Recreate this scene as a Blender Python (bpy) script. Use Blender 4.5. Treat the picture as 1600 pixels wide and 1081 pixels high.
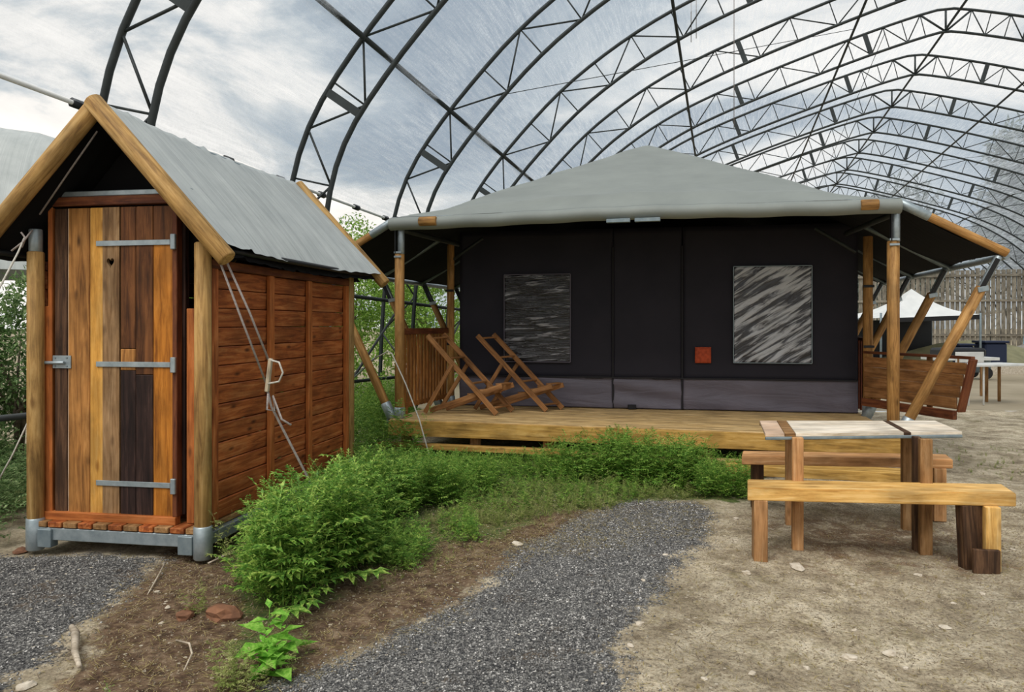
import bpy, bmesh, math, random
import numpy as np
from mathutils import Vector, Matrix
S = bpy.context.scene
for o in list(bpy.data.objects): bpy.data.objects.remove(o)
COL = S.collection
# ------------------------------------------------------------------ camera, sky, sun, exposure
F, CX, HOR, EYE = 1155.0, 800.0, 506.0, 1.5
cam = bpy.data.cameras.new('camera'); camo = bpy.data.objects.new('camera', cam); COL.objects.link(camo)
camo.location = (0, 0, EYE); camo.rotation_euler = (math.pi/2, 0, 0)
cam.sensor_width = 36.0; cam.lens = 36.0*F/1600.0
cam.shift_y = -(540.5-HOR)/1600.0
cam.clip_start = 0.05; cam.clip_end = 600
S.camera = camo
def srgb(h):
    h = h.lstrip('#'); r = []
    for i in (0, 2, 4):
        c = int(h[i:i+2], 16)/255; r.append(c/12.92 if c <= .04045 else ((c+.055)/1.055)**2.4)
    return (*r, 1)
W = bpy.data.worlds.new('sky'); S.world = W; W.use_nodes = True
nt = W.node_tree; nt.nodes.clear()
def N(nt, t, **k):
    n = nt.nodes.new(t)
    for a, b in k.items(): setattr(n, a, b)
    return n
def L(nt, a, b): nt.links.new(a, b)
def ramp(nt, stops, interp='LINEAR'):
    r = N(nt, 'ShaderNodeValToRGB'); e = r.color_ramp.elements; r.color_ramp.interpolation = interp
    while len(e) < len(stops): e.new(.5)
    for i, (p, c) in enumerate(stops):
        e[i].position = p; e[i].color = srgb(c) if isinstance(c, str) else (c, c, c, 1)
    return r
tc = N(nt, 'ShaderNodeTexCoord'); mp = N(nt, 'ShaderNodeMapping'); mp.inputs['Scale'].default_value = (1, 1.1, 2.6); mp.inputs['Rotation'].default_value = (.25, .35, 0)
mp.inputs['Location'].default_value = (5.1, 2.2, 1.4)
L(nt, tc.outputs['Generated'], mp.inputs[0])
n1 = N(nt, 'ShaderNodeTexNoise'); n1.inputs['Scale'].default_value = 2.3; n1.inputs['Detail'].default_value = 10; n1.inputs['Roughness'].default_value = .58
n1.inputs['Distortion'].default_value = .6
L(nt, mp.outputs[0], n1.inputs[0])
rp = ramp(nt, [(.38, '#8b98a5'), (.455, '#a2adb6'), (.495, '#c3c8ca'), (.54, '#e9e6e1'), (.62, '#faf5ee')])
L(nt, n1.outputs[0], rp.inputs[0])
bg = N(nt, 'ShaderNodeBackground'); bg.inputs['Strength'].default_value = 1.12
wo = N(nt, 'ShaderNodeOutputWorld'); L(nt, rp.outputs[0], bg.inputs[0]); L(nt, bg.outputs[0], wo.inputs[0])
sl = bpy.data.lights.new('sun', 'SUN'); sl.energy = 2.3; sl.angle = math.radians(38); sl.color = (1, .97, .92)
so = bpy.data.objects.new('sun', sl); COL.objects.link(so)
so.rotation_euler = Vector((.28, .62, -1)).to_track_quat('-Z', 'Y').to_euler(); so.location = (0, 0, 20)
S.view_settings.view_transform = 'Standard'; S.view_settings.look = 'None'
S.view_settings.gamma = 1; S.view_settings.use_curve_mapping = False; S.view_settings.exposure = 0.1
try: S.cycles.transparent_max_bounces = 24
except Exception: pass
# ------------------------------------------------------------------ geometry helpers
R = random.Random(7)
def gpt(px, py):                       # pixel of the photograph -> point on the ground
    y = F*EYE/(py-HOR); return ((px-CX)/F*y, y)
class Frame:                           # a local plan frame: s to the right, t to the back, h up
    def __init__(f, x0, y0, deg):
        a = math.radians(deg); f.o = (x0, y0); f.e = (math.cos(a), -math.sin(a)); f.n = (math.sin(a), math.cos(a))
    def p(f, s, t, h): return Vector((f.o[0]+s*f.e[0]+t*f.n[0], f.o[1]+s*f.e[1]+t*f.n[1], h))
    def s(f, px, t):
        k = (px-CX)/F; return (k*(f.o[1]+t*f.n[1])-(f.o[0]+t*f.n[0]))/(f.e[0]-k*f.e[1])
    def q(f, px, py, t):               # the point of plane t seen at a pixel
        s = f.s(px, t); w = f.p(s, t, 0); return Vector((w.x, w.y, EYE+(HOR-py)/F*w.y))
    def h(f, px, py, t): return f.q(px, py, t).z
def link(o, parent=None):
    COL.objects.link(o)
    if parent is not None: o.parent = parent
    return o
def world_loc(o):
    v = Vector((0, 0, 0))
    while o is not None: v = v + o.location; o = o.parent
    return v
def wmat(o):
    m = Matrix.Identity(4)
    ch = []
    while o is not None: ch.append(o); o = o.parent
    for c in reversed(ch): m = m @ c.matrix_basis
    return m
def thing(name, label, cat, loc=(0, 0, 0), rz=0, group=None, kind=None):
    o = bpy.data.objects.new(name, None); COL.objects.link(o); o.location = loc; o.rotation_euler = (0, 0, rz)
    o.empty_display_size = .1
    tag(o, label, cat, group, kind); return o
def tag(o, label=None, cat=None, group=None, kind=None):
    if label: o['label'] = label
    if cat: o['category'] = cat
    if group: o['group'] = group
    if kind: o['kind'] = kind
    return o
def mesh(name, vs, fs, m=None, smooth=False):
    me = bpy.data.meshes.new(name); me.from_pydata([tuple(v) for v in vs], [], fs); me.update()
    if smooth: me.polygons.foreach_set('use_smooth', [True]*len(me.polygons))
    if m: me.materials.append(m)
    return me
def place(name, me, M, parent=None):   # object with world matrix M
    o = bpy.data.objects.new(name, me); COL.objects.link(o)
    if parent is not None:
        o.parent = parent; o.matrix_basis = wmat(parent).inverted() @ M
    else: o.matrix_basis = M
    return o
def obj(name, vs, fs, m, parent=None, smooth=False):   # vertices given in world space
    if parent is not None:
        iv = wmat(parent).inverted(); vs = [iv @ Vector(v) for v in vs]
        o = bpy.data.objects.new(name, mesh(name, vs, fs, m, smooth)); COL.objects.link(o); o.parent = parent
    else:
        c = Vector(vs[0]); c = sum((Vector(v) for v in vs), Vector())/len(vs); c.z = min(v[2] for v in vs)
        o = bpy.data.objects.new(name, mesh(name, [Vector(v)-c for v in vs], fs, m, smooth)); COL.objects.link(o); o.location = c
    return o
_bc = {}
def box_mesh(lx, ly, lz, m, bev=None, name='box'):     # chamfered box, centred
    key = (round(lx, 4), round(ly, 4), round(lz, 4), m.name if m else '', bev)
    if key in _bc: return _bc[key]
    b = bev if bev is not None else min(.004, min(lx, ly, lz)*.2)
    bm = bmesh.new(); bmesh.ops.create_cube(bm, size=1)
    bmesh.ops.scale(bm, vec=(lx, ly, lz), verts=bm.verts)
    if b > 0: bmesh.ops.bevel(bm, geom=bm.edges[:], offset=b, segments=1, affect='EDGES', profile=.5)
    me = bpy.data.meshes.new(name); bm.to_mesh(me); bm.free()
    if m: me.materials.append(m)
    _bc[key] = me; return me
def axes(A, B, up=(0, 0, 1)):
    A = Vector(A); B = Vector(B); x = (B-A).normalized(); up = Vector(up)
    if abs(x.dot(up)) > .97: up = Vector((0, 1, 0)) if abs(x.y) < .9 else Vector((1, 0, 0))
    y = up.cross(x).normalized(); z = x.cross(y)
    return Matrix((( x.x, y.x, z.x, (A.x+B.x)/2), (x.y, y.y, z.y, (A.y+B.y)/2), (x.z, y.z, z.z, (A.z+B.z)/2), (0, 0, 0, 1)))
def beam(name, A, B, w, h, m, parent=None, up=(0, 0, 1), bev=None):  # w across, h along up
    A = Vector(A); B = Vector(B)
    return place(name, box_mesh((B-A).length, w, h, m, bev, name), axes(A, B, up), parent)
def tube_data(pts, r, n=8, cap=True):
    pts = [Vector(p) for p in pts]; vs = []; fs = []
    rr = r if isinstance(r, (list, tuple)) else [r]*len(pts)
    d = (pts[1]-pts[0]).normalized(); up = Vector((0, 0, 1)) if abs(d.z) < .9 else Vector((1, 0, 0))
    y = up.cross(d).normalized()
    for i, p in enumerate(pts):
        d = (pts[min(i+1, len(pts)-1)]-pts[max(i-1, 0)]).normalized()
        y = (y-d*y.dot(d)).normalized(); z = d.cross(y)
        for k in range(n):
            a = 2*math.pi*k/n; vs.append(p+(y*math.cos(a)+z*math.sin(a))*rr[i])
    for i in range(len(pts)-1):
        for k in range(n): fs.append((i*n+k, i*n+(k+1) % n, (i+1)*n+(k+1) % n, (i+1)*n+k))
    if cap: fs.append(tuple(range(n))[::-1]); fs.append(tuple((len(pts)-1)*n+k for k in range(n)))
    return vs, fs
def tube(name, pts, r, m, parent=None, n=8):
    vs, fs = tube_data(pts, r, n); return obj(name, vs, fs, m, parent, True)
def merge(*ds):
    V = []; Fc = []
    for v, f in ds:
        k = len(V); V += list(v); Fc += [tuple(i+k for i in q) for q in f]
    return V, Fc
def box_data(M, lx, ly, lz):
    vs = [M @ Vector((x*lx/2, y*ly/2, z*lz/2)) for x in (-1, 1) for y in (-1, 1) for z in (-1, 1)]
    return vs, [(0, 1, 3, 2), (4, 6, 7, 5), (0, 4, 5, 1), (2, 3, 7, 6), (0, 2, 6, 4), (1, 5, 7, 3)]
def pole(name, A, B, r, m, parent=None, n=16, r2=None, cut=None):  # round timber or tube with chamfered ends, local X along it
    A = Vector(A); B = Vector(B); l = (B-A).length; r2 = r2 or r; c = min(r*.15, .008)
    prof = [(-l/2, r-c), (-l/2+c, r), (0, (r+r2)/2*1.01), (l/2-c, r2), (l/2, r2-c)]
    vs = []; fs = []
    for x, q in prof:
        for k in range(n):
            a = 2*math.pi*k/n; vs.append((x, q*math.cos(a), q*math.sin(a)))
    for i in range(len(prof)-1):
        for k in range(n): fs.append((i*n+k, (i+1)*n+k, (i+1)*n+(k+1) % n, i*n+(k+1) % n))
    fs.append(tuple(range(n))); fs.append(tuple((len(prof)-1)*n+k for k in range(n))[::-1])
    me = mesh(name, vs, fs, m, True)
    for p in me.polygons[-2:]: p.use_smooth = False
    return place(name, me, axes(A, B), parent)
# ------------------------------------------------------------------ materials
def mat(name):
    m = bpy.data.materials.new(name); m.use_nodes = True; t = m.node_tree; b = t.nodes['Principled BSDF']; return m, t, b
def coords(t, scale=(1, 1, 1), rnd=True, which='Object'):
    tc = N(t, 'ShaderNodeTexCoord'); mp = N(t, 'ShaderNodeMapping'); mp.inputs['Scale'].default_value = scale
    L(t, tc.outputs[which], mp.inputs[0])
    if rnd:
        oi = N(t, 'ShaderNodeObjectInfo'); ml = N(t, 'ShaderNodeMath', operation='MULTIPLY'); ml.inputs[1].default_value = 37
        L(t, oi.outputs['Random'], ml.inputs[0]); L(t, ml.outputs[0], mp.inputs['Location'])
    return mp
def noise(t, src, scale, detail=4, rough=.55, dist=0):
    n = N(t, 'ShaderNodeTexNoise'); n.inputs['Scale'].default_value = scale; n.inputs['Detail'].default_value = detail
    n.inputs['Roughness'].default_value = rough; n.inputs['Distortion'].default_value = dist
    if src: L(t, src, n.inputs[0])
    return n
def mix(t, fac, a, b, blend='MIX'):
    m = N(t, 'ShaderNodeMix', data_type='RGBA', blend_type=blend)
    for inp, v in ((0, fac), (6, a), (7, b)):
        if isinstance(v, (int, float)): m.inputs[inp].default_value = v
        elif isinstance(v, (tuple, list)): m.inputs[inp].default_value = v
        elif isinstance(v, str): m.inputs[inp].default_value = srgb(v)
        else: L(t, v, m.inputs[inp])
    return m.outputs[2]
def bump(t, b, src, strength=.3, dist=.01):
    n = N(t, 'ShaderNodeBump'); n.inputs['Strength'].default_value = strength; n.inputs['Distance'].default_value = dist
    L(t, src, n.inputs['Height']); L(t, n.outputs[0], b.inputs['Normal']); return n
def wood(name, dark, mid, light, rough=.65, knots='#3a2212', vary=.35, kn=.5, grain=1.0):
    m, t, b = mat(name)
    mp = coords(t, (1.1, 14*grain, 14*grain)); n1 = noise(t, mp.outputs[0], 2.2, 9, .68, .7)
    r1 = ramp(t, [(.34, dark), (.5, mid), (.66, light)]); L(t, n1.outputs[0], r1.inputs[0])
    # per-board variation in brightness
    oi = N(t, 'ShaderNodeObjectInfo'); mr = N(t, 'ShaderNodeMapRange'); mr.inputs[3].default_value = 1-vary; mr.inputs[4].default_value = 1+vary*.6
    L(t, oi.outputs['Random'], mr.inputs[0])
    hs = N(t, 'ShaderNodeHueSaturation'); L(t, r1.outputs[0], hs.inputs['Color']); L(t, mr.outputs[0], hs.inputs['Value'])
    # knots
    mk = coords(t, (2.6, 7, 7)); vo = N(t, 'ShaderNodeTexVoronoi'); vo.inputs['Scale'].default_value = 1.25; L(t, mk.outputs[0], vo.inputs[0])
    rk = ramp(t, [(.05, 1.0), (.17, .0)]); L(t, vo.outputs['Distance'], rk.inputs[0])
    km = N(t, 'ShaderNodeMath', operation='MULTIPLY'); km.inputs[1].default_value = kn; L(t, rk.outputs[0], km.inputs[0])
    c = mix(t, km.outputs[0], hs.outputs[0], knots)
    # weather blotches
    mb = coords(t, (1, 2, 2)); nb = noise(t, mb.outputs[0], 3.5, 4); rb = ramp(t, [(.35, .66), (.62, 1.10)]); L(t, nb.outputs[0], rb.inputs[0])
    c = mix(t, 1.0, c, rb.outputs[0], 'MULTIPLY')
    L(t, c, b.inputs['Base Color']); b.inputs['Roughness'].default_value = rough
    b.inputs['Specular IOR Level'].default_value = .25
    bump(t, b, n1.outputs[0], .35, .004); return m
def plain(name, c, rough=.6, metal=0, c2=None, sc=6, bmp=.0, spec=.4):
    m, t, b = mat(name); mp = coords(t); n = noise(t, mp.outputs[0], sc, 5)
    r = ramp(t, [(.3, c2 or c), (.7, c)]); L(t, n.outputs[0], r.inputs[0]); L(t, r.outputs[0], b.inputs['Base Color'])
    b.inputs['Roughness'].default_value = rough; b.inputs['Metallic'].default_value = metal; b.inputs['Specular IOR Level'].default_value = spec
    if bmp: bump(t, b, n.outputs[0], bmp, .01)
    return m
M = {}
M['pole'] = wood('pole_wood', '#805f38', '#b08a52', '#c9a56c', vary=.12, kn=.55, knots='#5a3414')
M['pole_front'] = wood('stained_pole', '#7a5526', '#a67836', '#b98c48', vary=.08, kn=.5)
M['red'] = wood('stained_plank', '#74391a', '#a55a2c', '#bf7b48', vary=.18, kn=.85, knots='#3b1a0a')
M['red_dark'] = wood('stained_rail', '#46261a', '#6b3b24', '#84502f', vary=.1)
M['orange'] = wood('orange_board', '#8a4a22', '#ad632f', '#bf7742', vary=.1, kn=.6)
M['d_dark'] = wood('dark_door_board', '#2e2018', '#4b3424', '#6a4d38', vary=.1, kn=.3)
M['d_mid'] = wood('brown_door_board', '#7a5028', '#a8733c', '#c18a4e', vary=.05, kn=.8)
M['d_gold'] = wood('golden_door_board', '#b07a34', '#cf9746', '#dcab60', vary=.03, kn=.7, knots='#7c4213')
M['d_grey'] = wood('grey_brown_door_board', '#65482c', '#8a6a48', '#a3835f', vary=.05, kn=.5)
M['d_red'] = wood('red_brown_door_board', '#3d2212', '#603a1e', '#7a4d2a', vary=.05, kn=.6)
M['d_amber'] = wood('amber_door_board', '#7d4714', '#ab6a22', '#c07d33', vary=.05, kn=.9)
M['d_black'] = wood('near_black_board_and_recess', '#1c110f', '#2f1f1b', '#4a352e', vary=.05, kn=.2)  # near-black lower door boards; also painted in as the shade of the recess
M['deck'] = wood('deck_pine', '#927548', '#c2a26e', '#d6ba8c', vary=.14, kn=.45)
M['fascia'] = wood('fascia_pine', '#8a6832', '#b58d48', '#c9a564', vary=.06, kn=.6)
M['bench'] = wood('bench_pine', '#b0803f', '#d9ab62', '#e8c384', vary=.05, kn=.5, knots='#5f3a16')
M['bench_leg'] = wood('bench_leg_pine', '#976b42', '#bd8c5c', '#d3a97c', vary=.2, kn=.5)
M['leg_grey'] = wood('weathered_leg', '#6a4a2a', '#8f6a42', '#a5835c', vary=.2)
M['dark_leg'] = wood('blackened_leg', '#2b1d15', '#4a3424', '#6b4f38', vary=.1)
M['board_white'] = wood('bleached_board', '#c4b196', '#e6d9c5', '#f3eadc', vary=.05, kn=.15, rough=.5)
M['board_pink'] = wood('pinkish_board', '#b39478', '#cfb197', '#e0c8b2', vary=.05, kn=.2)
M['chair'] = wood('chair_teak', '#6f4a2a', '#96683e', '#ad7f52', vary=.12, kn=.3)
M['picket'] = wood('picket_wood', '#72451f', '#95602e', '#ab7540', vary=.15, kn=.3)
M['post'] = wood('tent_post_wood', '#7f5a30', '#a97c46', '#c2965c', vary=.1, kn=.6)
M['fence'] = wood('weathered_fence_board', '#6d6458', '#8f8778', '#a9a293', vary=.22, kn=.2)
M['galv'] = plain('galvanised_steel', '#aab4b8', .42, .55, '#8b979c', 18)
M['galv_d'] = plain('dull_galvanised_steel', '#8e9a9e', .5, .5, '#75838a', 18)
M['frame'] = plain('dark_green_grey_steel', '#343a3a', .55, .1, '#262b2b', 5)
M['rope'] = plain('grey_rope', '#a39a94', .9, 0, '#7f7672', 60, .3)
M['rope_w'] = plain('pale_rope', '#c9c5bb', .9, 0, '#a39e92', 60, .3)
M['white'] = plain('white_plastic', '#dcdcd8', .5, 0, '#c4c5c2', 5)
M['black'] = plain('black_plastic', '#16171a', .5)
M['marq'] = plain('white_marquee_cloth', '#e6e6e2', .8, 0, '#d5d6d3', 2)
M['tog'] = wood('pale_toggle_wood', '#8a7a62', '#b3a58d', '#c9bda6', vary=.05)
M['stone'] = plain('pale_stone', '#d2c8b8', .9, 0, '#a99c88', 22, .6)
M['rstone'] = plain('reddish_stone', '#8a6046', .95, 0, '#5d4030', 14, .6)
M['stick'] = wood('bleached_stick', '#8f8271', '#bcae9a', '#d6cab8', vary=.05)
M['orange_patch'] = plain('faded_orange_patch', '#c0522c', .8, 0, '#93391f', 30)
M['navy'] = plain('dark_blue_plastic', '#1d2740', .5)
M['blue'] = plain('pale_blue_cloth', '#8fb4c4', .8)
M['red_rail'] = plain('red_brown_timber', '#7b3c22', .7, 0, '#5a2c18', 8)
def canvas(name, c1, c2, rough=.7, wr=.35, sc=(1, 8, 1), tr=.0):
    m, t, b = mat(name); mp = coords(t, sc, False); n = noise(t, mp.outputs[0], 1.6, 6, .55, .8)
    n2 = noise(t, coords(t, (1, 1, 1), False).outputs[0], 2.0, 5); r = ramp(t, [(.3, c2), (.7, c1)]); L(t, n2.outputs[0], r.inputs[0])
    L(t, r.outputs[0], b.inputs['Base Color']); b.inputs['Roughness'].default_value = rough; b.inputs['Specular IOR Level'].default_value = .3
    bump(t, b, n.outputs[0], wr, .03); return m
M['canvas'] = canvas('grey_roof_canvas', '#8a8f8a', '#7e837f', .6, .15)
def slope_canvas():
    m, t, b = mat('pale_grey_roof_canvas'); mp = coords(t, (26, .7, 1), False, 'UV'); n = noise(t, mp.outputs[0], 1.5, 5, .5, .3)
    n2 = noise(t, coords(t, (1, 1, 1), False).outputs[0], 3.0, 5); r = ramp(t, [(.3, '#9da3a2'), (.7, '#b2b7b5')]); L(t, n2.outputs[0], r.inputs[0])
    L(t, r.outputs[0], b.inputs['Base Color']); b.inputs['Roughness'].default_value = .5; bump(t, b, n.outputs[0], .55, .03); return m
M['canvas_hut'] = slope_canvas()
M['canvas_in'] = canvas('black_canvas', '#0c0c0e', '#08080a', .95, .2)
M['wall'] = canvas('charcoal_canvas', '#2a2831', '#22212a', .75, .25, (1, 1, 1))
M['skirt'] = canvas('grey_pvc_skirt', '#6a6570', '#5b5761', .5, .9, (.9, 1, 4))
M['seam'] = plain('dark_zip', '#17161b', .7)
def pane_mat(name, ang, lo, hi, sc, th0, th1, S0=1.6):   # crinkled clear vinyl: dark interior and bright crease glints painted into the colour
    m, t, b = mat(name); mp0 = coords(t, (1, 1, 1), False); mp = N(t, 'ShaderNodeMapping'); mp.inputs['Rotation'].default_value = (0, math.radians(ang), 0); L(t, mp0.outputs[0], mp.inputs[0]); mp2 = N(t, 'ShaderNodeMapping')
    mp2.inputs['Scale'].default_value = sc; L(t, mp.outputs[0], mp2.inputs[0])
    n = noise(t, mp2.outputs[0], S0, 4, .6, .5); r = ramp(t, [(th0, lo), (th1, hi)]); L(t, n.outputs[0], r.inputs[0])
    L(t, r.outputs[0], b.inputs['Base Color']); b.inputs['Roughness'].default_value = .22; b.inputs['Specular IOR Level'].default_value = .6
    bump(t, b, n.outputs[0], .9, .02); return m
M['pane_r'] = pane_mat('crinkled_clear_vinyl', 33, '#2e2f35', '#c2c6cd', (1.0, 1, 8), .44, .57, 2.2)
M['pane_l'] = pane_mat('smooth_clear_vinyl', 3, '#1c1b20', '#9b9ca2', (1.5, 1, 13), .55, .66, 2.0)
def film_mat():
    m = bpy.data.materials.new('clear_roof_film'); m.use_nodes = True; t = m.node_tree; t.nodes.clear()
    out = N(t, 'ShaderNodeOutputMaterial'); tr = N(t, 'ShaderNodeBsdfTransparent'); tr.inputs[0].default_value = (.93, .95, .97, 1)
    tl = N(t, 'ShaderNodeBsdfTranslucent'); tl.inputs[0].default_value = (.70, .75, .81, 1)
    df = N(t, 'ShaderNodeBsdfDiffuse'); df.inputs[0].default_value = (.58, .63, .70, 1)
    ms = N(t, 'ShaderNodeMixShader'); ms.inputs[0].default_value = .3; L(t, tl.outputs[0], ms.inputs[1]); L(t, df.outputs[0], ms.inputs[2])
    lw = N(t, 'ShaderNodeLayerWeight'); lw.inputs[0].default_value = .42
    mp = coords(t, (7, .45, 1), False, 'UV'); n = noise(t, mp.outputs[0], 2.5, 8, .72, .5)
    mp3 = coords(t, (1, 1, 1), False); n3 = noise(t, mp3.outputs[0], 26, 4, .7)
    r = ramp(t, [(.36, .35), (.64, 1.6)]); L(t, n.outputs[0], r.inputs[0])
    r3 = ramp(t, [(.35, .7), (.7, 1.3)]); L(t, n3.outputs[0], r3.inputs[0])
    pw = N(t, 'ShaderNodeMath', operation='MULTIPLY_ADD'); pw.inputs[1].default_value = .62; pw.inputs[2].default_value = .04; L(t, lw.outputs['Facing'], pw.inputs[0])
    mu = N(t, 'ShaderNodeMath', operation='MULTIPLY'); L(t, pw.outputs[0], mu.inputs[0]); L(t, r.outputs[0], mu.inputs[1])
    mu2 = N(t, 'ShaderNodeMath', operation='MULTIPLY', use_clamp=True); L(t, mu.outputs[0], mu2.inputs[0]); L(t, r3.outputs[0], mu2.inputs[1])
    mx = N(t, 'ShaderNodeMixShader'); L(t, mu2.outputs[0], mx.inputs[0]); L(t, tr.outputs[0], mx.inputs[1]); L(t, ms.outputs[0], mx.inputs[2])
    L(t, mx.outputs[0], out.inputs[0]); return m
M['film'] = film_mat()
def leaf_mat(name, a, b_, c, tl=.35):
    m, t, b = mat(name); tc = coords(t, (1, 1, 1), False); n = noise(t, tc.outputs[0], 22, 3, .8)
    r = ramp(t, [(.36, a), (.5, b_), (.62, c)]); L(t, n.outputs[0], r.inputs[0])
    L(t, r.outputs[0], b.inputs['Base Color']); b.inputs['Roughness'].default_value = .55; b.inputs['Specular IOR Level'].default_value = .3
    ts = N(t, 'ShaderNodeBsdfTranslucent'); L(t, r.outputs[0], ts.inputs[0]); ms = N(t, 'ShaderNodeMixShader'); ms.inputs[0].default_value = tl
    L(t, b.outputs[0], ms.inputs[1]); L(t, ts.outputs[0], ms.inputs[2]); L(t, ms.outputs[0], t.nodes['Material Output'].inputs[0]); return m
M['weed'] = leaf_mat('fresh_weed_leaf', '#40692a', '#76a342', '#bdd46c')
M['weed2'] = leaf_mat('yellowish_weed_leaf', '#64753a', '#93a056', '#c0c084')
M['broad'] = leaf_mat('bright_broad_leaf', '#5a9a30', '#86c048', '#a9d765')
M['bush'] = leaf_mat('bush_leaf', '#4c7a2c', '#80a942', '#b6cc6c')
M['bushd'] = leaf_mat('silvery_bush_leaf', '#38542c', '#6a8a50', '#a3b480')
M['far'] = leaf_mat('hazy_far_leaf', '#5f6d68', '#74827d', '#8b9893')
M['dry'] = leaf_mat('dry_grass_blade', '#8a7d50', '#b09f6c', '#c7b988')
M['bark'] = wood('grey_bark', '#4a3f34', '#6a5c4d', '#84766a', vary=.1)
# ------------------------------------------------------------------ ground
def poly_sd(P, X, Y):                  # signed distance, positive inside
    n = len(P); ins = np.zeros(X.shape, bool); d = np.full(X.shape, 1e9)
    for i in range(n):
        x1, y1 = P[i]; x2, y2 = P[(i+1) % n]
        c = ((y1 > Y) != (y2 > Y)); 
        xi = (x2-x1)*(Y-y1)/((y2-y1) if abs(y2-y1) > 1e-9 else 1e-9)+x1
        ins ^= c & (X < xi)
        dx, dy = x2-x1, y2-y1; tt = np.clip(((X-x1)*dx+(Y-y1)*dy)/(dx*dx+dy*dy+1e-12), 0, 1)
        d = np.minimum(d, np.hypot(X-x1-tt*dx, Y-y1-tt*dy))
    return np.where(ins, d, -d)
G = lambda *p: [gpt(*q) for q in p]
gravelA = G((300, 1200), (400, 1081), (520, 1030), (640, 975), (740, 925), (800, 870), (880, 815), (960, 782), (1080, 778), (1125, 800), (1090, 850), (1045, 900), (990, 955), (962, 1010), (985, 1081), (1010, 1250))
gravelB = G((-700, 845), (0, 862), (150, 866), (255, 872), (210, 915), (130, 975), (95, 1030), (30, 1060), (-100, 1250), (-900, 1250))
soilA = G((-20, 1250), (95, 1030), (130, 975), (255, 865), (330, 840), (560, 800), (760, 780), (960, 765), (960, 800), (820, 870), (720, 935), (560, 1010), (380, 1090), (280, 1250))
soilB = G((1150, 800), (1260, 790), (1450, 800), (1590, 830), (1640, 900), (1400, 905), (1180, 880))
grassA = G((-700, 790), (340, 790), (380, 1000), (600, 880), (760, 830), (900, 790), (1190, 775), (1200, 735), (1160, 700), (560, 690), (0, 690), (-700, 650))
def hgt(X, Y):
    z = .012*np.sin(X*2.1+.7)*np.cos(Y*1.7)+.008*np.sin(X*5.3+Y*3.1)+.005*np.sin(X*11.3-Y*8.7)
    z = z-.02
    z += .05*np.exp(-(((X+2.9)/.5)**2+((Y-4.55)/.22)**2))       # gravel heap before the hut
    z += .05*np.exp(-(((X+1.45)/.45)**2+((Y-4.1)/.4)**2))
    return z
def noise2(X, Y, seed, sc):
    r = np.random.RandomState(seed); v = np.zeros_like(X)
    for k in range(9):
        a = r.uniform(0, 6.28); f = sc*r.uniform(.5, 2.2); v += np.sin((X*np.cos(a)+Y*np.sin(a))*f+r.uniform(0, 6.28))
    return v/9
def ground_grid(name, x0, x1, y0, y1, step, m, parent=None, drop=0):
    nx = int((x1-x0)/step)+1; ny = int((y1-y0)/step)+1
    X, Y = np.meshgrid(np.linspace(x0, x1, nx), np.linspace(y0, y1, ny)); X = X.ravel(); Y = Y.ravel()
    Z = hgt(X, Y)+drop
    me = bpy.data.meshes.new(name); me.vertices.add(nx*ny); me.vertices.foreach_set('co', np.c_[X, Y, Z].ravel())
    i = (np.arange(ny-1)[:, None]*nx+np.arange(nx-1)[None]).ravel(); q = np.c_[i, i+1, i+nx+1, i+nx]
    me.loops.add(q.size); me.loops.foreach_set('vertex_index', q.ravel()); me.polygons.add(len(q))
    me.polygons.foreach_set('loop_start', np.arange(len(q))*4); me.polygons.foreach_set('use_smooth', np.ones(len(q), bool)); me.update()
    nz = .16*noise2(X, Y, 3, 5)+.10*noise2(X, Y, 5, 14)
    def w(P, soft=.10): return 1/(1+np.exp(-(poly_sd(P, X, Y)+nz)/soft))
    c = np.zeros((nx*ny, 4)); c[:, 0] = np.maximum(w(gravelA, .13), w(gravelB, .13)); c[:, 1] = np.maximum(w(soilA, .15), .62*w(soilB, .3)); c[:, 2] = w(grassA, .15); c[:, 3] = 1
    at = me.color_attributes.new('zone', 'FLOAT_COLOR', 'POINT'); at.data.foreach_set('color', c.ravel())
    me.materials.append(m); o = bpy.data.objects.new(name, me); COL.objects.link(o)
    if parent: o.parent = parent
    return o
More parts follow.
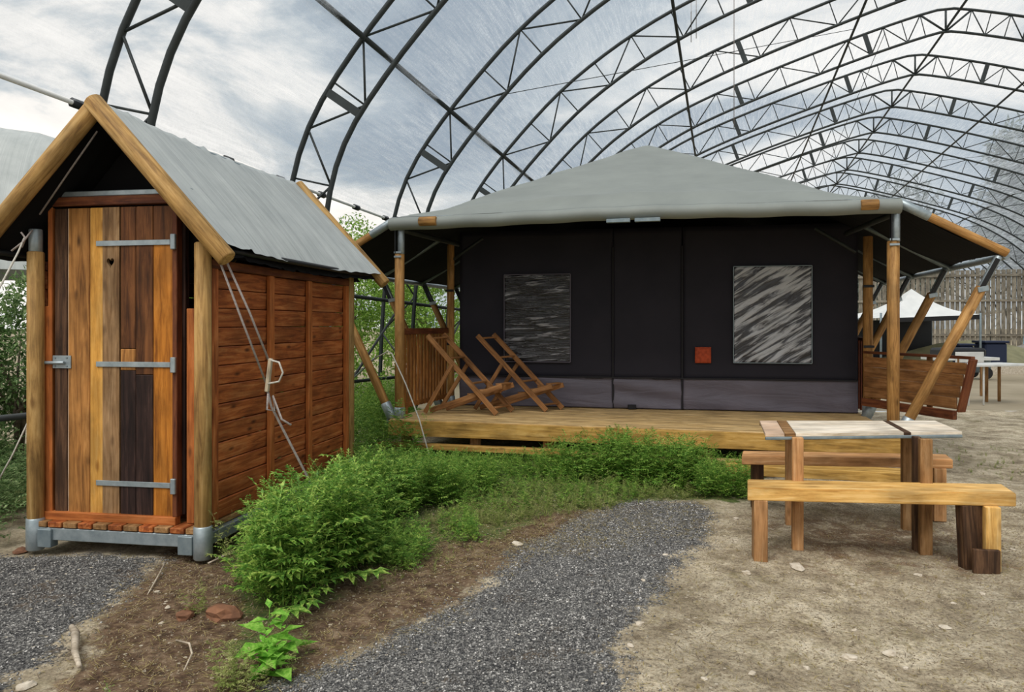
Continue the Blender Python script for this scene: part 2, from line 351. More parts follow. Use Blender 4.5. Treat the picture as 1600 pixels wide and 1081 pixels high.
def ground_mat():
    m, t, b = mat('mixed_ground'); mp = coords(t, (1, 1, 1), False); P = mp.outputs[0]
    at = N(t, 'ShaderNodeVertexColor'); at.layer_name = 'zone'; sp = N(t, 'ShaderNodeSeparateColor'); L(t, at.outputs[0], sp.inputs[0])
    # sand
    n1 = noise(t, P, 3.6, 12, .76); r1 = ramp(t, [(.34, '#7d6f5b'), (.46, '#aa9c84'), (.56, '#c2b59c'), (.7, '#d8ccb8')]); L(t, n1.outputs[0], r1.inputs[0])
    n1b = noise(t, P, 45, 6, .85); r1b = ramp(t, [(.36, .45), (.5, 1.0), (.66, 1.4)]); L(t, n1b.outputs[0], r1b.inputs[0])
    n1c = noise(t, P, .9, 4, .6); r1c = ramp(t, [(.35, .82), (.6, 1.08)]); L(t, n1c.outputs[0], r1c.inputs[0])
    sand = mix(t, 1, mix(t, 1, r1.outputs[0], r1b.outputs[0], 'MULTIPLY'), r1c.outputs[0], 'MULTIPLY')
    # greenish moss flecks in the sand
    n1d = noise(t, P, 2.1, 6, .7); r1d = ramp(t, [(.55, .0), (.68, .55)]); L(t, n1d.outputs[0], r1d.inputs[0]); sand = mix(t, r1d.outputs[0], sand, '#77704a')
    # gravel
    v = N(t, 'ShaderNodeTexVoronoi'); v.inputs['Scale'].default_value = 75; L(t, P, v.inputs[0])
    sv = N(t, 'ShaderNodeSeparateColor'); L(t, v.outputs['Color'], sv.inputs[0])
    rg = ramp(t, [(0, '#48484a'), (.5, '#72716f'), (.85, '#95938f'), (1, '#cfccc6')]); L(t, sv.outputs[0], rg.inputs[0])
    rd = ramp(t, [(.0, 1.0), (.6, .6)]); L(t, v.outputs['Distance'], rd.inputs[0])
    gr = mix(t, 1, rg.outputs[0], rd.outputs[0], 'MULTIPLY')
    ng = noise(t, P, 2.3, 9, .72); rgb_ = ramp(t, [(.40, 1.12), (.6, .82)]); L(t, ng.outputs[0], rgb_.inputs[0]); gr = mix(t, 1, gr, rgb_.outputs[0], 'MULTIPLY')
    rgs = ramp(t, [(.56, .0), (.66, .6)]); L(t, ng.outputs[0], rgs.inputs[0]); gr = mix(t, rgs.outputs[0], gr, '#7c6c5a')
    # soil
    n2 = noise(t, P, 11, 12, .82); r2 = ramp(t, [(.36, '#3b2d24'), (.48, '#665140'), (.58, '#8c765f'), (.7, '#b7a68d')]); L(t, n2.outputs[0], r2.inputs[0])
    # grassy
    n3 = noise(t, P, 20, 7, .7); r3 = ramp(t, [(.3, '#37402a'), (.5, '#5a6a38'), (.7, '#7b7a50')]); L(t, n3.outputs[0], r3.inputs[0])
    nn = noise(t, P, 5.5, 12, .8)
    def sharp(src, off=0):
        a = N(t, 'ShaderNodeMath', operation='MULTIPLY_ADD'); a.inputs[1].default_value = 1.9; a.inputs[2].default_value = -.95+off; L(t, nn.outputs[0], a.inputs[0])
        s_ = N(t, 'ShaderNodeMath', operation='ADD'); L(t, a.outputs[0], s_.inputs[0]); L(t, src, s_.inputs[1])
        r = ramp(t, [(.42, .0), (.60, 1.0)]); L(t, s_.outputs[0], r.inputs[0]); return r.outputs[0]
    c = mix(t, sharp(sp.outputs[1]), sand, r2.outputs[0]); c = mix(t, sharp(sp.outputs[2]), c, r3.outputs[0]); gw = sharp(sp.outputs[0]); c = mix(t, gw, c, gr)
    # pale grit everywhere
    vp = N(t, 'ShaderNodeTexVoronoi'); vp.inputs['Scale'].default_value = 34; L(t, P, vp.inputs[0]); sp2 = N(t, 'ShaderNodeSeparateColor'); L(t, vp.outputs['Color'], sp2.inputs[0])
    g1 = N(t, 'ShaderNodeMath', operation='GREATER_THAN'); g1.inputs[1].default_value = .93; L(t, sp2.outputs[1], g1.inputs[0])
    g2 = N(t, 'ShaderNodeMath', operation='LESS_THAN'); g2.inputs[1].default_value = .30; L(t, vp.outputs['Distance'], g2.inputs[0])
    g3 = N(t, 'ShaderNodeMath', operation='MULTIPLY'); L(t, g1.outputs[0], g3.inputs[0]); L(t, g2.outputs[0], g3.inputs[1])
    c = mix(t, g3.outputs[0], c, '#c8bda9')
    L(t, c, b.inputs['Base Color']); b.inputs['Roughness'].default_value = .95; b.inputs['Specular IOR Level'].default_value = .15
    hm = mix(t, gw, n2.outputs[0], v.outputs['Distance']); bump(t, b, hm, .8, .025); return m
GM = ground_mat()
gnd = ground_grid('ground', -8, 9, .5, 13, .045, GM); tag(gnd, kind='structure', label='sandy earth with dark gravel path and brown soil')
far_m = plain('far_earth', '#aa9d86', .95, 0, '#83775f', .5, .3)
def ring():
    xs = [-160, -8, 9, 160]; ys = [-60, .5, 13, 220]; vs = [Vector((x, y, -.03)) for y in ys for x in xs]; fs = []
    for j in range(3):
        for i in range(3):
            if i == 1 and j == 1: continue
            a = j*4+i; fs.append((a, a+1, a+5, a+4))
    o = obj('trim_1', vs, fs, far_m); tag(o, kind='structure', label='far sandy ground stretching out beyond the tents'); return o
ring()
# ------------------------------------------------------------------ the hall: steel arches under clear film
SC = 3.15; HX = 1130; th = math.atan((HX-CX)/F); ct, st = math.cos(th), math.sin(th); SLOPE = -.025
def hall(u, v, z): return Vector((u*ct+v*st, -u*st+v*ct, z+SLOPE*v))
half = [(-1.84, -.56), (-1.835, -.2), (-1.82, .15), (-1.79, .45), (-1.748, .706), (-1.68, .89), (-1.588, 1.043), (-1.42, 1.25), (-1.27, 1.41), (-1.08, 1.60), (-.861, 1.775), (-.54, 1.98), (-.18, 2.15), (.3, 2.325), (.788, 2.485), (1.2, 2.61), (1.5, 2.69), (1.66, 2.725)]
full = half+[(1.74, 2.735)]+[(3.48-u, h) for u, h in reversed(half)]
def smooth_curve(P, it=2):
    for _ in range(it):
        Q = [P[0]]
        for a, b in zip(P, P[1:]): Q += [(a[0]*.75+b[0]*.25, a[1]*.75+b[1]*.25), (a[0]*.25+b[0]*.75, a[1]*.25+b[1]*.75)]
        Q.append(P[-1]); P = Q
    return P
cur = np.array(smooth_curve(full))*SC; cur[:, 1] += EYE
sg = np.hypot(*np.diff(cur, axis=0).T); AL = np.r_[0, np.cumsum(sg)]
TOT = AL[-1]
def outer(a):
    u = np.interp(a, AL, cur[:, 0]); h = np.interp(a, AL, cur[:, 1]); return np.array([u, h])
DEP = .185*SC
def inner(a):
    d = outer(min(a+.25, TOT))-outer(max(a-.25, 0)); d = d/np.hypot(*d); return outer(a)+DEP*np.array([d[1], -d[0]])
def arc_of_u(u):                        # arclength where the outer chord has this u (units of SC)
    return float(np.interp(u*SC, cur[:, 0], AL))
def A3(q, v=0): return Vector((q[0], v, q[1]))
def lpole(name, A, B, r, m, parent, n=6):
    vs, fs = tube_data([A, B], r, n); o = bpy.data.objects.new(name, mesh(name, vs, fs, m, True)); COL.objects.link(o); o.parent = parent; return o
def make_arch():
    root = bpy.data.objects.new('steel_arch', None); COL.objects.link(root)
    pts = [A3(outer(a)) for a in np.linspace(0, TOT, 90)]; vs, fs = tube_data(pts, .036, 8); o = bpy.data.objects.new('outer_chord', mesh('outer_chord', vs, fs, M['frame'], True)); COL.objects.link(o); o.parent = root
    pts = [A3(inner(a)) for a in np.linspace(.0, TOT, 90)]; vs, fs = tube_data(pts, .036, 8); o = bpy.data.objects.new('inner_chord', mesh('inner_chord', vs, fs, M['frame'], True)); COL.objects.link(o); o.parent = root
    aO1 = arc_of_u(-1.676); aO2 = arc_of_u(-1.42); ap = TOT/2; nodes = []
    a = aO1
    while a > .1: nodes.append(a); a -= .43*SC
    nodes = nodes[::-1]+[aO2]; a5 = arc_of_u(1.0); k5 = max(1, round((a5-aO2)/(.54*SC)))
    nodes += [aO2+(a5-aO2)*i/k5 for i in range(1, k5+1)]; e5 = ap-.19*SC; nodes += [a5+(e5-a5)*.5, e5]
    nodes = nodes+[TOT-q for q in nodes[::-1]]
    for k in range(len(nodes)-1):
        p, q = nodes[k], nodes[k+1]; m_ = (p+q)/2; top = k == len(nodes)//2-1; rr_ = .028 if top else .016
        lpole('brace', A3(outer(p)), A3(inner(m_)), rr_, M['frame'], root, 5); lpole('brace', A3(inner(m_)), A3(outer(q)), rr_, M['frame'], root, 5)
        if k > 1 and k < len(nodes)-3 or top: lpole('brace', A3(inner(m_)), A3(outer(m_)), rr_ if top else .013, M['frame'], root, 5)
        if p > aO2+.1 and p < TOT-aO2-.1: lpole('brace', A3(outer(p)), A3(inner(p)), .013, M['frame'], root, 5)
    for u in (-1.588, .1, 1.136):
        for uu in (u, 3.48-u):
            a = arc_of_u(uu); P0, P1 = A3(outer(a)), A3(inner(a)); vs, fs = box_data(axes(P0, P1, (0, 1, 0)), (P1-P0).length, .11, .05)
            o = bpy.data.objects.new('splice_plate', mesh('splice_plate', vs, fs, M['frame'])); COL.objects.link(o); o.parent = root
    for q in (outer(0), inner(0)):
        vs, fs = box_data(Matrix.Translation(Vector((q[0], 0, -.12))), .22, .22, .3); o = bpy.data.objects.new('foot_plate', mesh('foot_plate', vs, fs, M['galv_d'])); COL.objects.link(o); o.parent = root
    return root
arch0 = make_arch(); NB = 17
names = ['dark steel lattice arch rising right behind the wooden hut roof ridge, nearest to the camera', 'dark steel lattice arch rising between the hut roof and the tent, second nearest',
 'third nearest steel lattice arch, coming down just left of the tent roof', 'fourth nearest steel lattice arch, crossing above the left slope of the tent roof',
 'fifth nearest steel lattice arch, its left side meeting the tent roof near its peak', 'sixth nearest steel lattice arch, the nearest whose ridge joint is in the picture',
 'seventh nearest steel lattice arch, its ridge joint second from the top of the picture', 'eighth nearest steel lattice arch, its ridge joint third from the top of the picture']
for k in range(NB):
    v = (1.75+k)*SC
    if k == 0: r = arch0
    else:
        r = arch0.copy(); COL.objects.link(r)
        for ch in arch0.children:
            c = ch.copy(); COL.objects.link(c); c.parent = r
    r.location = hall(0, v, 0); r.rotation_euler = (0, 0, -th)
    tag(r, names[k] if k < 8 else 'distant steel lattice arch, %s counted from the camera' % ['ninth', 'tenth', 'eleventh', 'twelfth', 'thirteenth', 'fourteenth', 'fifteenth', 'sixteenth', 'seventeenth and last'][k-8], 'steel arch', 'steel arches of the hall')
# film
film = bpy.data.objects.new('ceiling', None); COL.objects.link(film); tag(film, 'clear plastic film stretched over the steel arches', kind='structure')
a0, a1 = float(AL[np.argmax(cur[:, 1] > EYE+.66*SC)]), None; a1 = TOT-a0
na = 60
for k in range(-1, NB-1):
    v0, v1 = (1.75+k)*SC, (2.75+k)*SC; nv = 8; vs = []; fs = []; uv = []
    for j in range(nv+1):
        f = j/nv; v = v0+(v1-v0)*f; sag = .11*math.sin(math.pi*f)
        for i in range(na+1):
            a = a0+(a1-a0)*i/na; d = outer(min(a+.2, TOT))-outer(max(a-.2, 0)); d = d/np.hypot(*d); nn = np.array([-d[1], d[0]])
            q = outer(a)+nn*(.045-sag*(1+.25*math.sin(a*2.3+k))); vs.append(hall(q[0], v, q[1])); uv.append((a, f*3.0+k*3))
    for j in range(nv):
        for i in range(na): b = j*(na+1)+i; fs.append((b, b+1, b+na+2, b+na+1))
    me = mesh('film_sheet', vs, fs, M['film'], True); ul = me.uv_layers.new(name='UVMap')
    ul.data.foreach_set('uv', np.array([uv[l.vertex_index] for l in me.loops]).ravel())
    o = bpy.data.objects.new('film_sheet', me); COL.objects.link(o); o.parent = film
# purlins and rails running the length of the hall
VE = (1.75+NB-1)*SC+.1; V0 = .75*SC
def run(name, u, z, r, m, label, group=None, v0=V0, v1=VE, cat='steel tube'):
    o = tube(name, [hall(u, v0, z), hall(u, v1, z)], r, m, None, 8); tag(o, label, cat, group); return o
for u, lab in ((-1.42, 'dark purlin tube low on the left haunch of the hall, crossing above the hut ridge'), (-.35, 'dark purlin tube running steeply down to the tent roof peak'), (.88, 'dark purlin tube between the tent peak and the hall ridge'),
          (1.74, 'dark purlin tube along the very ridge of the hall'), (2.62, 'dark purlin tube just right of the hall ridge'), (3.83, 'dark purlin tube halfway down the right slope of the hall roof'), (4.9, 'dark purlin tube on the right haunch of the hall')):
    q = inner(arc_of_u(u)) if u in (-.35, .88, 1.74, 2.62) else outer(arc_of_u(u)); run('purlin_tube', q[0], q[1]+(.05 if u == 1.74 else 0), .038 if u == -1.42 else .03, M['frame'], lab, 'purlin tubes of the hall')
qe = outer(a0); run('film_rail', qe[0]-.07, qe[1], .022, M['white'], 'thin grey rail clamping the lower film edge on the left of the hall')
qr = outer(a1); run('film_roll', qr[0]+.1, qr[1], .12, M['white'], 'rolled up white film along the right eave of the hall', cat='film roll')
qi = inner(.9); run('side_rail', qi[0], 2.15, .03, M['frame'], 'dark steel side rail along the open left wall of the hall')
run('side_rail', qi[0], .9, .025, M['frame'], 'lower dark steel side rail behind the picket railing')
for k in range(14):                     # film clamps
    p = hall(qe[0]-.07, V0+.8+k*1.05, qe[1]); o = tube('film_clamp', [p, p+hall(0, .13, 0)-hall(0, 0, 0)], .045, M['black'], None, 8)
    tag(o, 'small black clamp on the lower film rail left of the hut' if k < 4 else 'small black clamp on the lower film rail behind the hut and tent', 'clamp', 'film clamps')
for k, v in enumerate((8.8, 12.0, 15.2)):
    o = tube('cross_brace', [hall(qi[0], v, .1+.2), hall(qi[0], v+2.6, 2.1-SLOPE*0)], .02, M['frame']); tag(o, 'dark steel cross brace in the open side wall, ' + ['nearest behind the tent strut', 'middle one of the row', 'farthest of the row'][k], 'brace', 'side wall braces')
for k, (a, b, w) in enumerate((((-1.2, 3.75, 1.30), (.9, 5.75, 2.25), 'left above the tent roof'), ((1.1, 5.75, 2.2), (1.3, 12.0, 2.15), 'at the hall centre'), ((4.6, 5.0, 1.3), (2.1, 10.5, 2.3), 'on the right of the hall'))):
    o = tube('thin_cable', [hall(a[0]*SC, a[1]*SC, EYE+a[2]*SC), hall(b[0]*SC, b[1]*SC, EYE+b[2]*SC)], .007, M['frame'], None, 5); tag(o, 'thin dark cable strung under the film '+w, 'cable')
for k, px in enumerate((1080, 1088, 1147)):
    Z = 15.0; X = (px-CX)/F*Z; yb = (66, 60, 200)[k]; o = tube('hanging_cord', [(X, Z, EYE+(HOR+30)/F*Z), (X, Z, EYE+(HOR-yb)/F*Z)], .008, M['rope'], None, 5)
    tag(o, ['thin cord hanging left of its twin above the tent roof', 'thin cord hanging right of its twin above the tent roof', 'long thin cord hanging down towards the tent roof peak'][k], 'cord')
# ------------------------------------------------------------------ timber hut
H = Frame(-3.17, 4.92, 9.6); HWd = 1.215; HD = 2.42
hut = thing('wooden_hut', 'narrow timber hut with plank door, cut-out heart and grey canvas gable roof', 'hut', H.p(HWd/2, HD/2, 0))
PR = .052
def post_part(s, t, top, name='post'):
    p = pole(name, H.p(s, t, .19), H.p(s, t, top), PR, M['pole'], hut); pole('foot_sleeve', H.p(s, t, .0), H.p(s, t, .215), PR+.006, M['galv'], p); return p
pl = post_part(0, 0, 1.98); pole('top_sleeve', H.p(0, 0, 1.97), H.p(0, 0, 2.13), PR*.8, M['galv'], pl)
post_part(HWd, 0, 2.02); post_part(0, HD, 2.02); post_part(HWd, HD, 2.0)
# galvanised floor frame and floor boards
for a, b, nm in (((.05, -.0), (HWd-.05, -.0), 1), ((.05, HD), (HWd-.05, HD), 1), ((0, .05), (0, HD-.05), 1), ((HWd, .05), (HWd, HD-.05), 1)):
    beam('floor_frame_rail', H.p(a[0], a[1], .115), H.p(b[0], b[1], .115), .05, .08, M['galv'], hut)
for s in (.10, HWd-.1): beam('frame_bracket', H.p(s-.05, -.01, .09), H.p(s+.05, -.01, .09), .07, .12, M['galv_d'], hut)
nfb = 11
for k in range(nfb):
    s = .055+k*(HWd-.11)/(nfb-1); beam('floor_board', H.p(s, -.03, .178), H.p(s, HD-.05, .178), .098, .036, M['red'] if k % 2 else M['leg_grey'], hut)
TD = .07                                # door plane
def sx(px, t=TD): return H.s(px, t)
hb, ht = .245, H.h(180, 322, TD)
# frame around the door
beam('door_sill', H.p(sx(77), TD-.02, .222), H.p(sx(281), TD-.02, .222), .06, .055, M['orange'], hut)
beam('door_lintel', H.p(sx(79), TD, ht+.035), H.p(sx(287), TD, ht+.035), .06, .06, M['red_dark'], hut)
beam('gable_tube', H.p(sx(80), TD, ht+.085), H.p(sx(300), TD, ht+.085), .035, .035, M['galv'], hut)
beam('jamb_and_recess_shade', H.p(sx(82.5), TD-.005, .2), H.p(sx(82.5), TD-.005, ht+.01), .03, .05, M['orange'], hut, up=(0, 1, 0))
def vb(name, p0, p1, h0, h1, m, parent, t=TD, th_=.03, yy=0):      # vertical board between two pixel columns
    s0, s1 = sx(p0, t), sx(p1, t); return beam(name, H.p((s0+s1)/2, t+yy, h0), H.p((s0+s1)/2, t+yy, h1), s1-s0-.003, th_, m, parent, up=(H.n[0], H.n[1], 0))
vb('side_board', 68, 79, .21, 1.62, M['orange'], hut, TD-.02); vb('side_board', 293, 311, .2, 1.60, M['orange'], hut, TD+.02)
vb('jamb_and_recess_shade', 273, 281, .25, ht, M['red_dark'], hut, TD-.01, .06); vb('jamb_and_recess_shade', 281, 293, .25, ht, M['d_black'], hut, TD+.05, .05)  # second strip is near-black colour standing in for the shaded recess
dr = bpy.data.objects.new('door', None); COL.objects.link(dr); dr.parent = hut; dr.matrix_basis = Matrix.Identity(4); dr.matrix_basis = wmat(hut).inverted() @ Matrix.Translation(H.p(sx(88), TD, hb))
def dboard(p0, p1, m, h0=hb, h1=None, yy=0): return vb('board', p0, p1, h0, h1 or ht-.01, m, dr, TD-.008, .026, yy)
dboard(87.5, 107, M['d_dark']); dboard(107.3, 109, M['board_pink'], yy=.005); dboard(109, 142.5, M['d_mid'], yy=-.002)
dboard(142.5, 163.5, M['d_gold'])
# board with the heart cut out: built as a slab with a heart shaped hole
s0, s1 = sx(163.5)+.0015, sx(190)-.0015; hc = H.h(175, 410, TD); sc_ = (s0+s1)/2-.004
def heart(n=22, r=.026):
    P = []
    for k in range(n):
        a = 2*math.pi*k/n; P.append((r*16*math.sin(a)**3/15, r*(13*math.cos(a)-5*math.cos(2*a)-2*math.cos(3*a)-math.cos(4*a))/13*1.12))
    return P
def board_heart():
    bm = bmesh.new(); hp = heart(); lo = hc-.08; hi = hc+.08
    ring_ = [(s0, lo), (s1, lo), (s1, hi), (s0, hi)]
    cv = [bm.verts.new(H.p(x, 0, y)-Vector((0, 0, 0))) for x, y in ring_]; hv = [bm.verts.new(H.p(sc_+x, 0, hc+y)) for x, y in hp]
    es = [bm.edges.new((cv[i], cv[(i+1) % 4])) for i in range(4)]+[bm.edges.new((hv[i], hv[(i+1) % len(hv)])) for i in range(len(hv))]
    bmesh.ops.triangle_fill(bm, use_beauty=True, edges=es)
    for (l, h_) in ((hb, lo), (hi, ht-.01)):
        q = [bm.verts.new(H.p(x, 0, y)) for x, y in ((s0, l), (s1, l), (s1, h_), (s0, h_))]; bm.faces.new(q)
    bmesh.ops.recalc_face_normals(bm, faces=bm.faces)
    g = bmesh.ops.extrude_face_region(bm, geom=bm.faces[:]); dv = H.p(0, .026, 0)-H.p(0, 0, 0)
    bmesh.ops.translate(bm, verts=[e for e in g['geom'] if isinstance(e, bmesh.types.BMVert)], vec=dv)
    off = H.p(0, TD-.021, 0)-H.p(0, 0, 0); bmesh.ops.translate(bm, verts=bm.verts, vec=off)
    # local frame with X up so the grain follows the board
    MM = Matrix(((0, H.e[0], -H.n[0], 0), (0, H.e[1], -H.n[1], 0), (1, 0, 0, 0), (0, 0, 0, 1))); c = H.p(sc_, TD, hc); MM.translation = c
    bmesh.ops.recalc_face_normals(bm, faces=bm.faces); bm.transform(MM.inverted()); me = bpy.data.meshes.new('board'); bm.to_mesh(me); bm.free(); me.materials.append(M['d_grey']); return place('board', me, MM, dr)
board_heart()
beam('backing', H.p(sx(92), TD+.03, hb), H.p(sx(92), TD+.03, ht-.02), .01, .01, M['d_black'], dr)
beam('backing_panel', H.p((s0+s1)/2, TD+.08, hb+.02), H.p((s0+s1)/2, TD+.08, ht-.1), .9, .01, M['black'], dr, up=(H.n[0], H.n[1], 0))
hm1 = H.h(200, 545, TD); hm2 = H.h(200, 578, TD); hm3 = H.h(228, 585, TD)
dboard(190, 214, M['d_red'], hm1+.002); dboard(190, 214, M['d_mid'], hm2, hm1); dboard(190, 214, M['d_black'], hb, hm2-.002)
dboard(214, 241, M['d_red'], hm3, yy=-.001); dboard(214, 241, M['d_black'], hb, hm3-.002, yy=-.001)
dboard(241, 273, M['d_amber'], hb, H.h(255, 378, TD)); dboard(241, 273, M['d_red'], H.h(255, 378, TD)+.002)
for py in (380, 569, 755):               # strap hinges
    z = H.h(215, py, TD); hg = beam('strap_hinge', H.p(sx(155), TD-.028, z), H.p(sx(270), TD-.028, z), .006, .034, M['galv'], dr)
    beam('hinge_knuckle', H.p(sx(278), TD-.05, z-.05), H.p(sx(278), TD-.05, z+.05), .035, .02, M['galv'], hut, up=(H.n[0], H.n[1], 0))
z = H.h(100, 565, TD); beam('bolt_plate', H.p(sx(88), TD-.028, z), H.p(sx(116), TD-.028, z), .008, .085, M['galv'], dr); pole('bolt', H.p(sx(75), TD-.045, z-.005), H.p(sx(108), TD-.045, z-.005), .011, M['galv'], dr)
for dx in (92, 110):
    for dz in (-.028, .028): pole('bolt_screw', H.p(sx(dx), TD-.036, z+dz), H.p(sx(dx), TD-.03, z+dz), .007, M['galv_d'], dr, 8)
# side walls: planks, battens and rails
def side_wall(s, outw):
    wl = bpy.data.objects.new('side_wall', None); COL.objects.link(wl); wl.parent = hut; wl.matrix_basis = wmat(hut).inverted() @ Matrix.Translation(H.p(s, .1, .2))
    n = 13; z0, z1 = .20, 1.86; t0, t1 = .06, HD-.06
    for k in range(n):
        a = z0+(z1-z0)*k/n; b = z0+(z1-z0)*(k+1)/n; tilt = .006
        A = H.p(s-outw*.018, t0, (a+b)/2); B = H.p(s-outw*.018, t1, (a+b)/2)
        beam('plank', A, B, .02, b-a-.005, M['red'], wl, up=(outw*H.e[0]*.10, outw*H.e[1]*.10, 1))
    for t in (.10, .86, 1.52, HD-.10): beam('batten', H.p(s+outw*.012, t, z0), H.p(s+outw*.012, t, z1), .07, .032, M['orange'] if t > .2 else M['red'], wl, up=(H.e[0], H.e[1], 0))
    beam('top_rail', H.p(s, t0, z1+.03), H.p(s, t1, z1+.03), .06, .06, M['red_dark'], wl)
    return wl
side_wall(HWd, 1); side_wall(0, -1)
n = 13
for k in range(n):
    z = .2+1.66*(k+.5)/n; beam('rear_plank', H.p(.05, HD-.02, z), H.p(HWd-.05, HD-.02, z), .02, 1.66/n-.005, M['red'], hut)
# roof: poles and canvas
O0, O1 = -.21, 2.62; Az, Ez, EW = 2.875, 1.95, .25; sm = HWd/2-.015; hw = HWd/2+EW
for t in (O0, O1):
    for sd in (-1, 1):
        A = H.p(sm+sd*.0, t+(.03 if sd < 0 else 0), Az+(.02 if sd > 0 else -.01)); B = H.p(sm+sd*(hw+.06), t, Ez-.06); pole('roof_pole', A, B, .058, M['pole'], hut)
pole('ridge_tube', H.p(sm, O0+.06, Az-.03), H.p(sm, O1-.06, Az-.03), .024, M['galv_d'], hut)
for sd in (-1, 1): pole('eave_tube', H.p(sm+sd*(hw-.08), O0+.06, Ez+.02), H.p(sm+sd*(hw-.08), O1-.06, Ez+.02), .02, M['black'], hut)
def hut_roof(dz, m, name, o0=O0+.05, o1=O1-.02, rim=0):
    vs = []; fs = []; nt_, ns = 120, 24; r = random.Random(4)
    for i in range(nt_+1):
        f = i/nt_; t = o0+(o1-o0)*f; sag = math.sin(math.pi*f)
        for j in range(-ns, ns+1):
            g = abs(j)/ns; ed = g**2
            s = sm+(j/ns)*(hw+.03+rim-.10*sag*ed); z = Az-.012+(Ez-Az)*g+dz-.035*sag*(1-.2*g)
            z += .006*math.sin(f*43+math.sin(f*9)*2.5+g*1.3)*(.4+.3*g)+.003*math.sin(f*91+1.7+g*2)
            for fs_ in (.10, .33, .42): z += .016*math.exp(-((f-fs_-.03*g)/.010)**2)
            vs.append(H.p(s, t, z))
    w = 2*ns+1
    for i in range(nt_):
        for j in range(w-1): a = i*w+j; fs.append((a, a+1, a+w+1, a+w))
    o = obj(name, vs, fs, m, hut, True); ul = o.data.uv_layers.new(name='UVMap'); vi = np.array([l.vertex_index for l in o.data.loops])
    ul.data.foreach_set('uv', np.c_[(vi//w)/nt_, np.abs(vi % w-ns)/ns+.07*((vi//w)/nt_)].ravel()); return o
hut_roof(.05, M['canvas_hut'], 'roof_canvas'); hut_roof(-.005, M['canvas_in'], 'inner_canvas', rim=-.05)
gt = bpy.data.objects
obj('gable_cloth', [H.p(sm-hw+.12, TD+.12, Ez-.0), H.p(sm+hw-.12, TD+.12, Ez-.0), H.p(sm, TD+.12, Az-.1)] + [H.p(sm-hw+.12, TD+.13, Ez-.0), H.p(sm+hw-.12, TD+.13, Ez-.0), H.p(sm, TD+.13, Az-.1)], [(0, 1, 2), (5, 4, 3), (0, 3, 4, 1), (1, 4, 5, 2), (2, 5, 3, 0)], M['canvas_in'], hut)
obj('rear_cloth', [H.p(sm-hw+.12, HD, Ez-.05), H.p(sm+hw-.12, HD, Ez-.05), H.p(sm, HD, Az-.1)] + [H.p(sm-hw+.12, HD+.01, Ez-.05), H.p(sm+hw-.12, HD+.01, Ez-.05), H.p(sm, HD+.01, Az-.1)], [(0, 1, 2), (5, 4, 3), (0, 3, 4, 1), (1, 4, 5, 2), (2, 5, 3, 0)], M['canvas_in'], hut)
for sd, s in ((-1, .0), (1, HWd)): beam('eave_flap', H.p(s-sd*.03, .12, 1.97), H.p(s-sd*.03, HD-.1, 1.97), .012, .04, M['black'], hut)
tube('gable_cord', [H.q(152, 205, -.12), H.q(110, 265, -.1), H.q(62, 335, -.06)], .006, M['rope'], hut, 6)
# guy ropes on the right of the hut
gr_ = thing('guy_rope', 'doubled grey guy rope with wooden toggle in front of the hut side wall', 'rope', gpt(488, 800)+(0,))
tp = H.p(sm+hw-.02, O0+.03, Ez-.02); gA = Vector((*gpt(492, 830), 0))
def onray(px, py, Z): return Vector(((px-CX)/F*Z, Z, EYE+(HOR-py)/F*Z))
Zt = tp.y; k1 = onray(415, 597, 4.62); k2 = onray(421, 566, 4.62)
tube('cord', [onray(341, 402, Zt), onray(378, 500, 4.53), k1], .007, M['rope'], gr_); tube('cord', [onray(350, 400, Zt), onray(390, 488, 4.53), k2], .007, M['rope'], gr_)
beam('toggle', onray(423, 560, 4.61), onray(417, 612, 4.61), .022, .035, M['tog'], gr_)
tube('loop', [onray(421, 562, 4.6), onray(436, 566, 4.58), onray(442, 582, 4.58), onray(436, 596, 4.58), onray(416, 600, 4.6)], .006, M['rope_w'], gr_)
tube('cord', [onray(417, 606, 4.62), onray(424, 635, 4.64), onray(452, 690, 4.68), onray(484, 752, 4.75), onray(500, 790, 4.82), onray(512, 815, 4.85)], .008, M['rope'], gr_)
tube('loop', [onray(419, 615, 4.6), onray(417, 640, 4.6), onray(430, 642, 4.62), onray(426, 618, 4.62), onray(440, 655, 4.62), onray(455, 664, 4.62)], .007, M['rope'], gr_)
gl = thing('guy_rope', 'tangled pale guy ropes at the left post top of the hut', 'rope', (-3.3, 4.7, 0))
tube('cord', [onray(38, 372, 4.75), onray(28, 395, 4.6), onray(0, 448, 4.3), onray(-60, 560, 3.95), onray(-160, 880, 3.9)], .006, M['rope_w'], gl)
tube('cord', [onray(50, 360, 4.8), onray(36, 378, 4.7), onray(18, 392, 4.7)], .006, M['rope'], gl); tube('cord', [onray(33, 363, 4.75), onray(40, 372, 4.75), onray(34, 386, 4.7)], .006, M['rope'], gl)
g2 = tube('guy_line', [onray(48, 650, 5.3), onray(20, 710, 5.2), onray(-12, 768, 5.2)], .006, M['rope_w']); tag(g2, 'pale taut cord low on the left of the hut before the bush', 'cord')
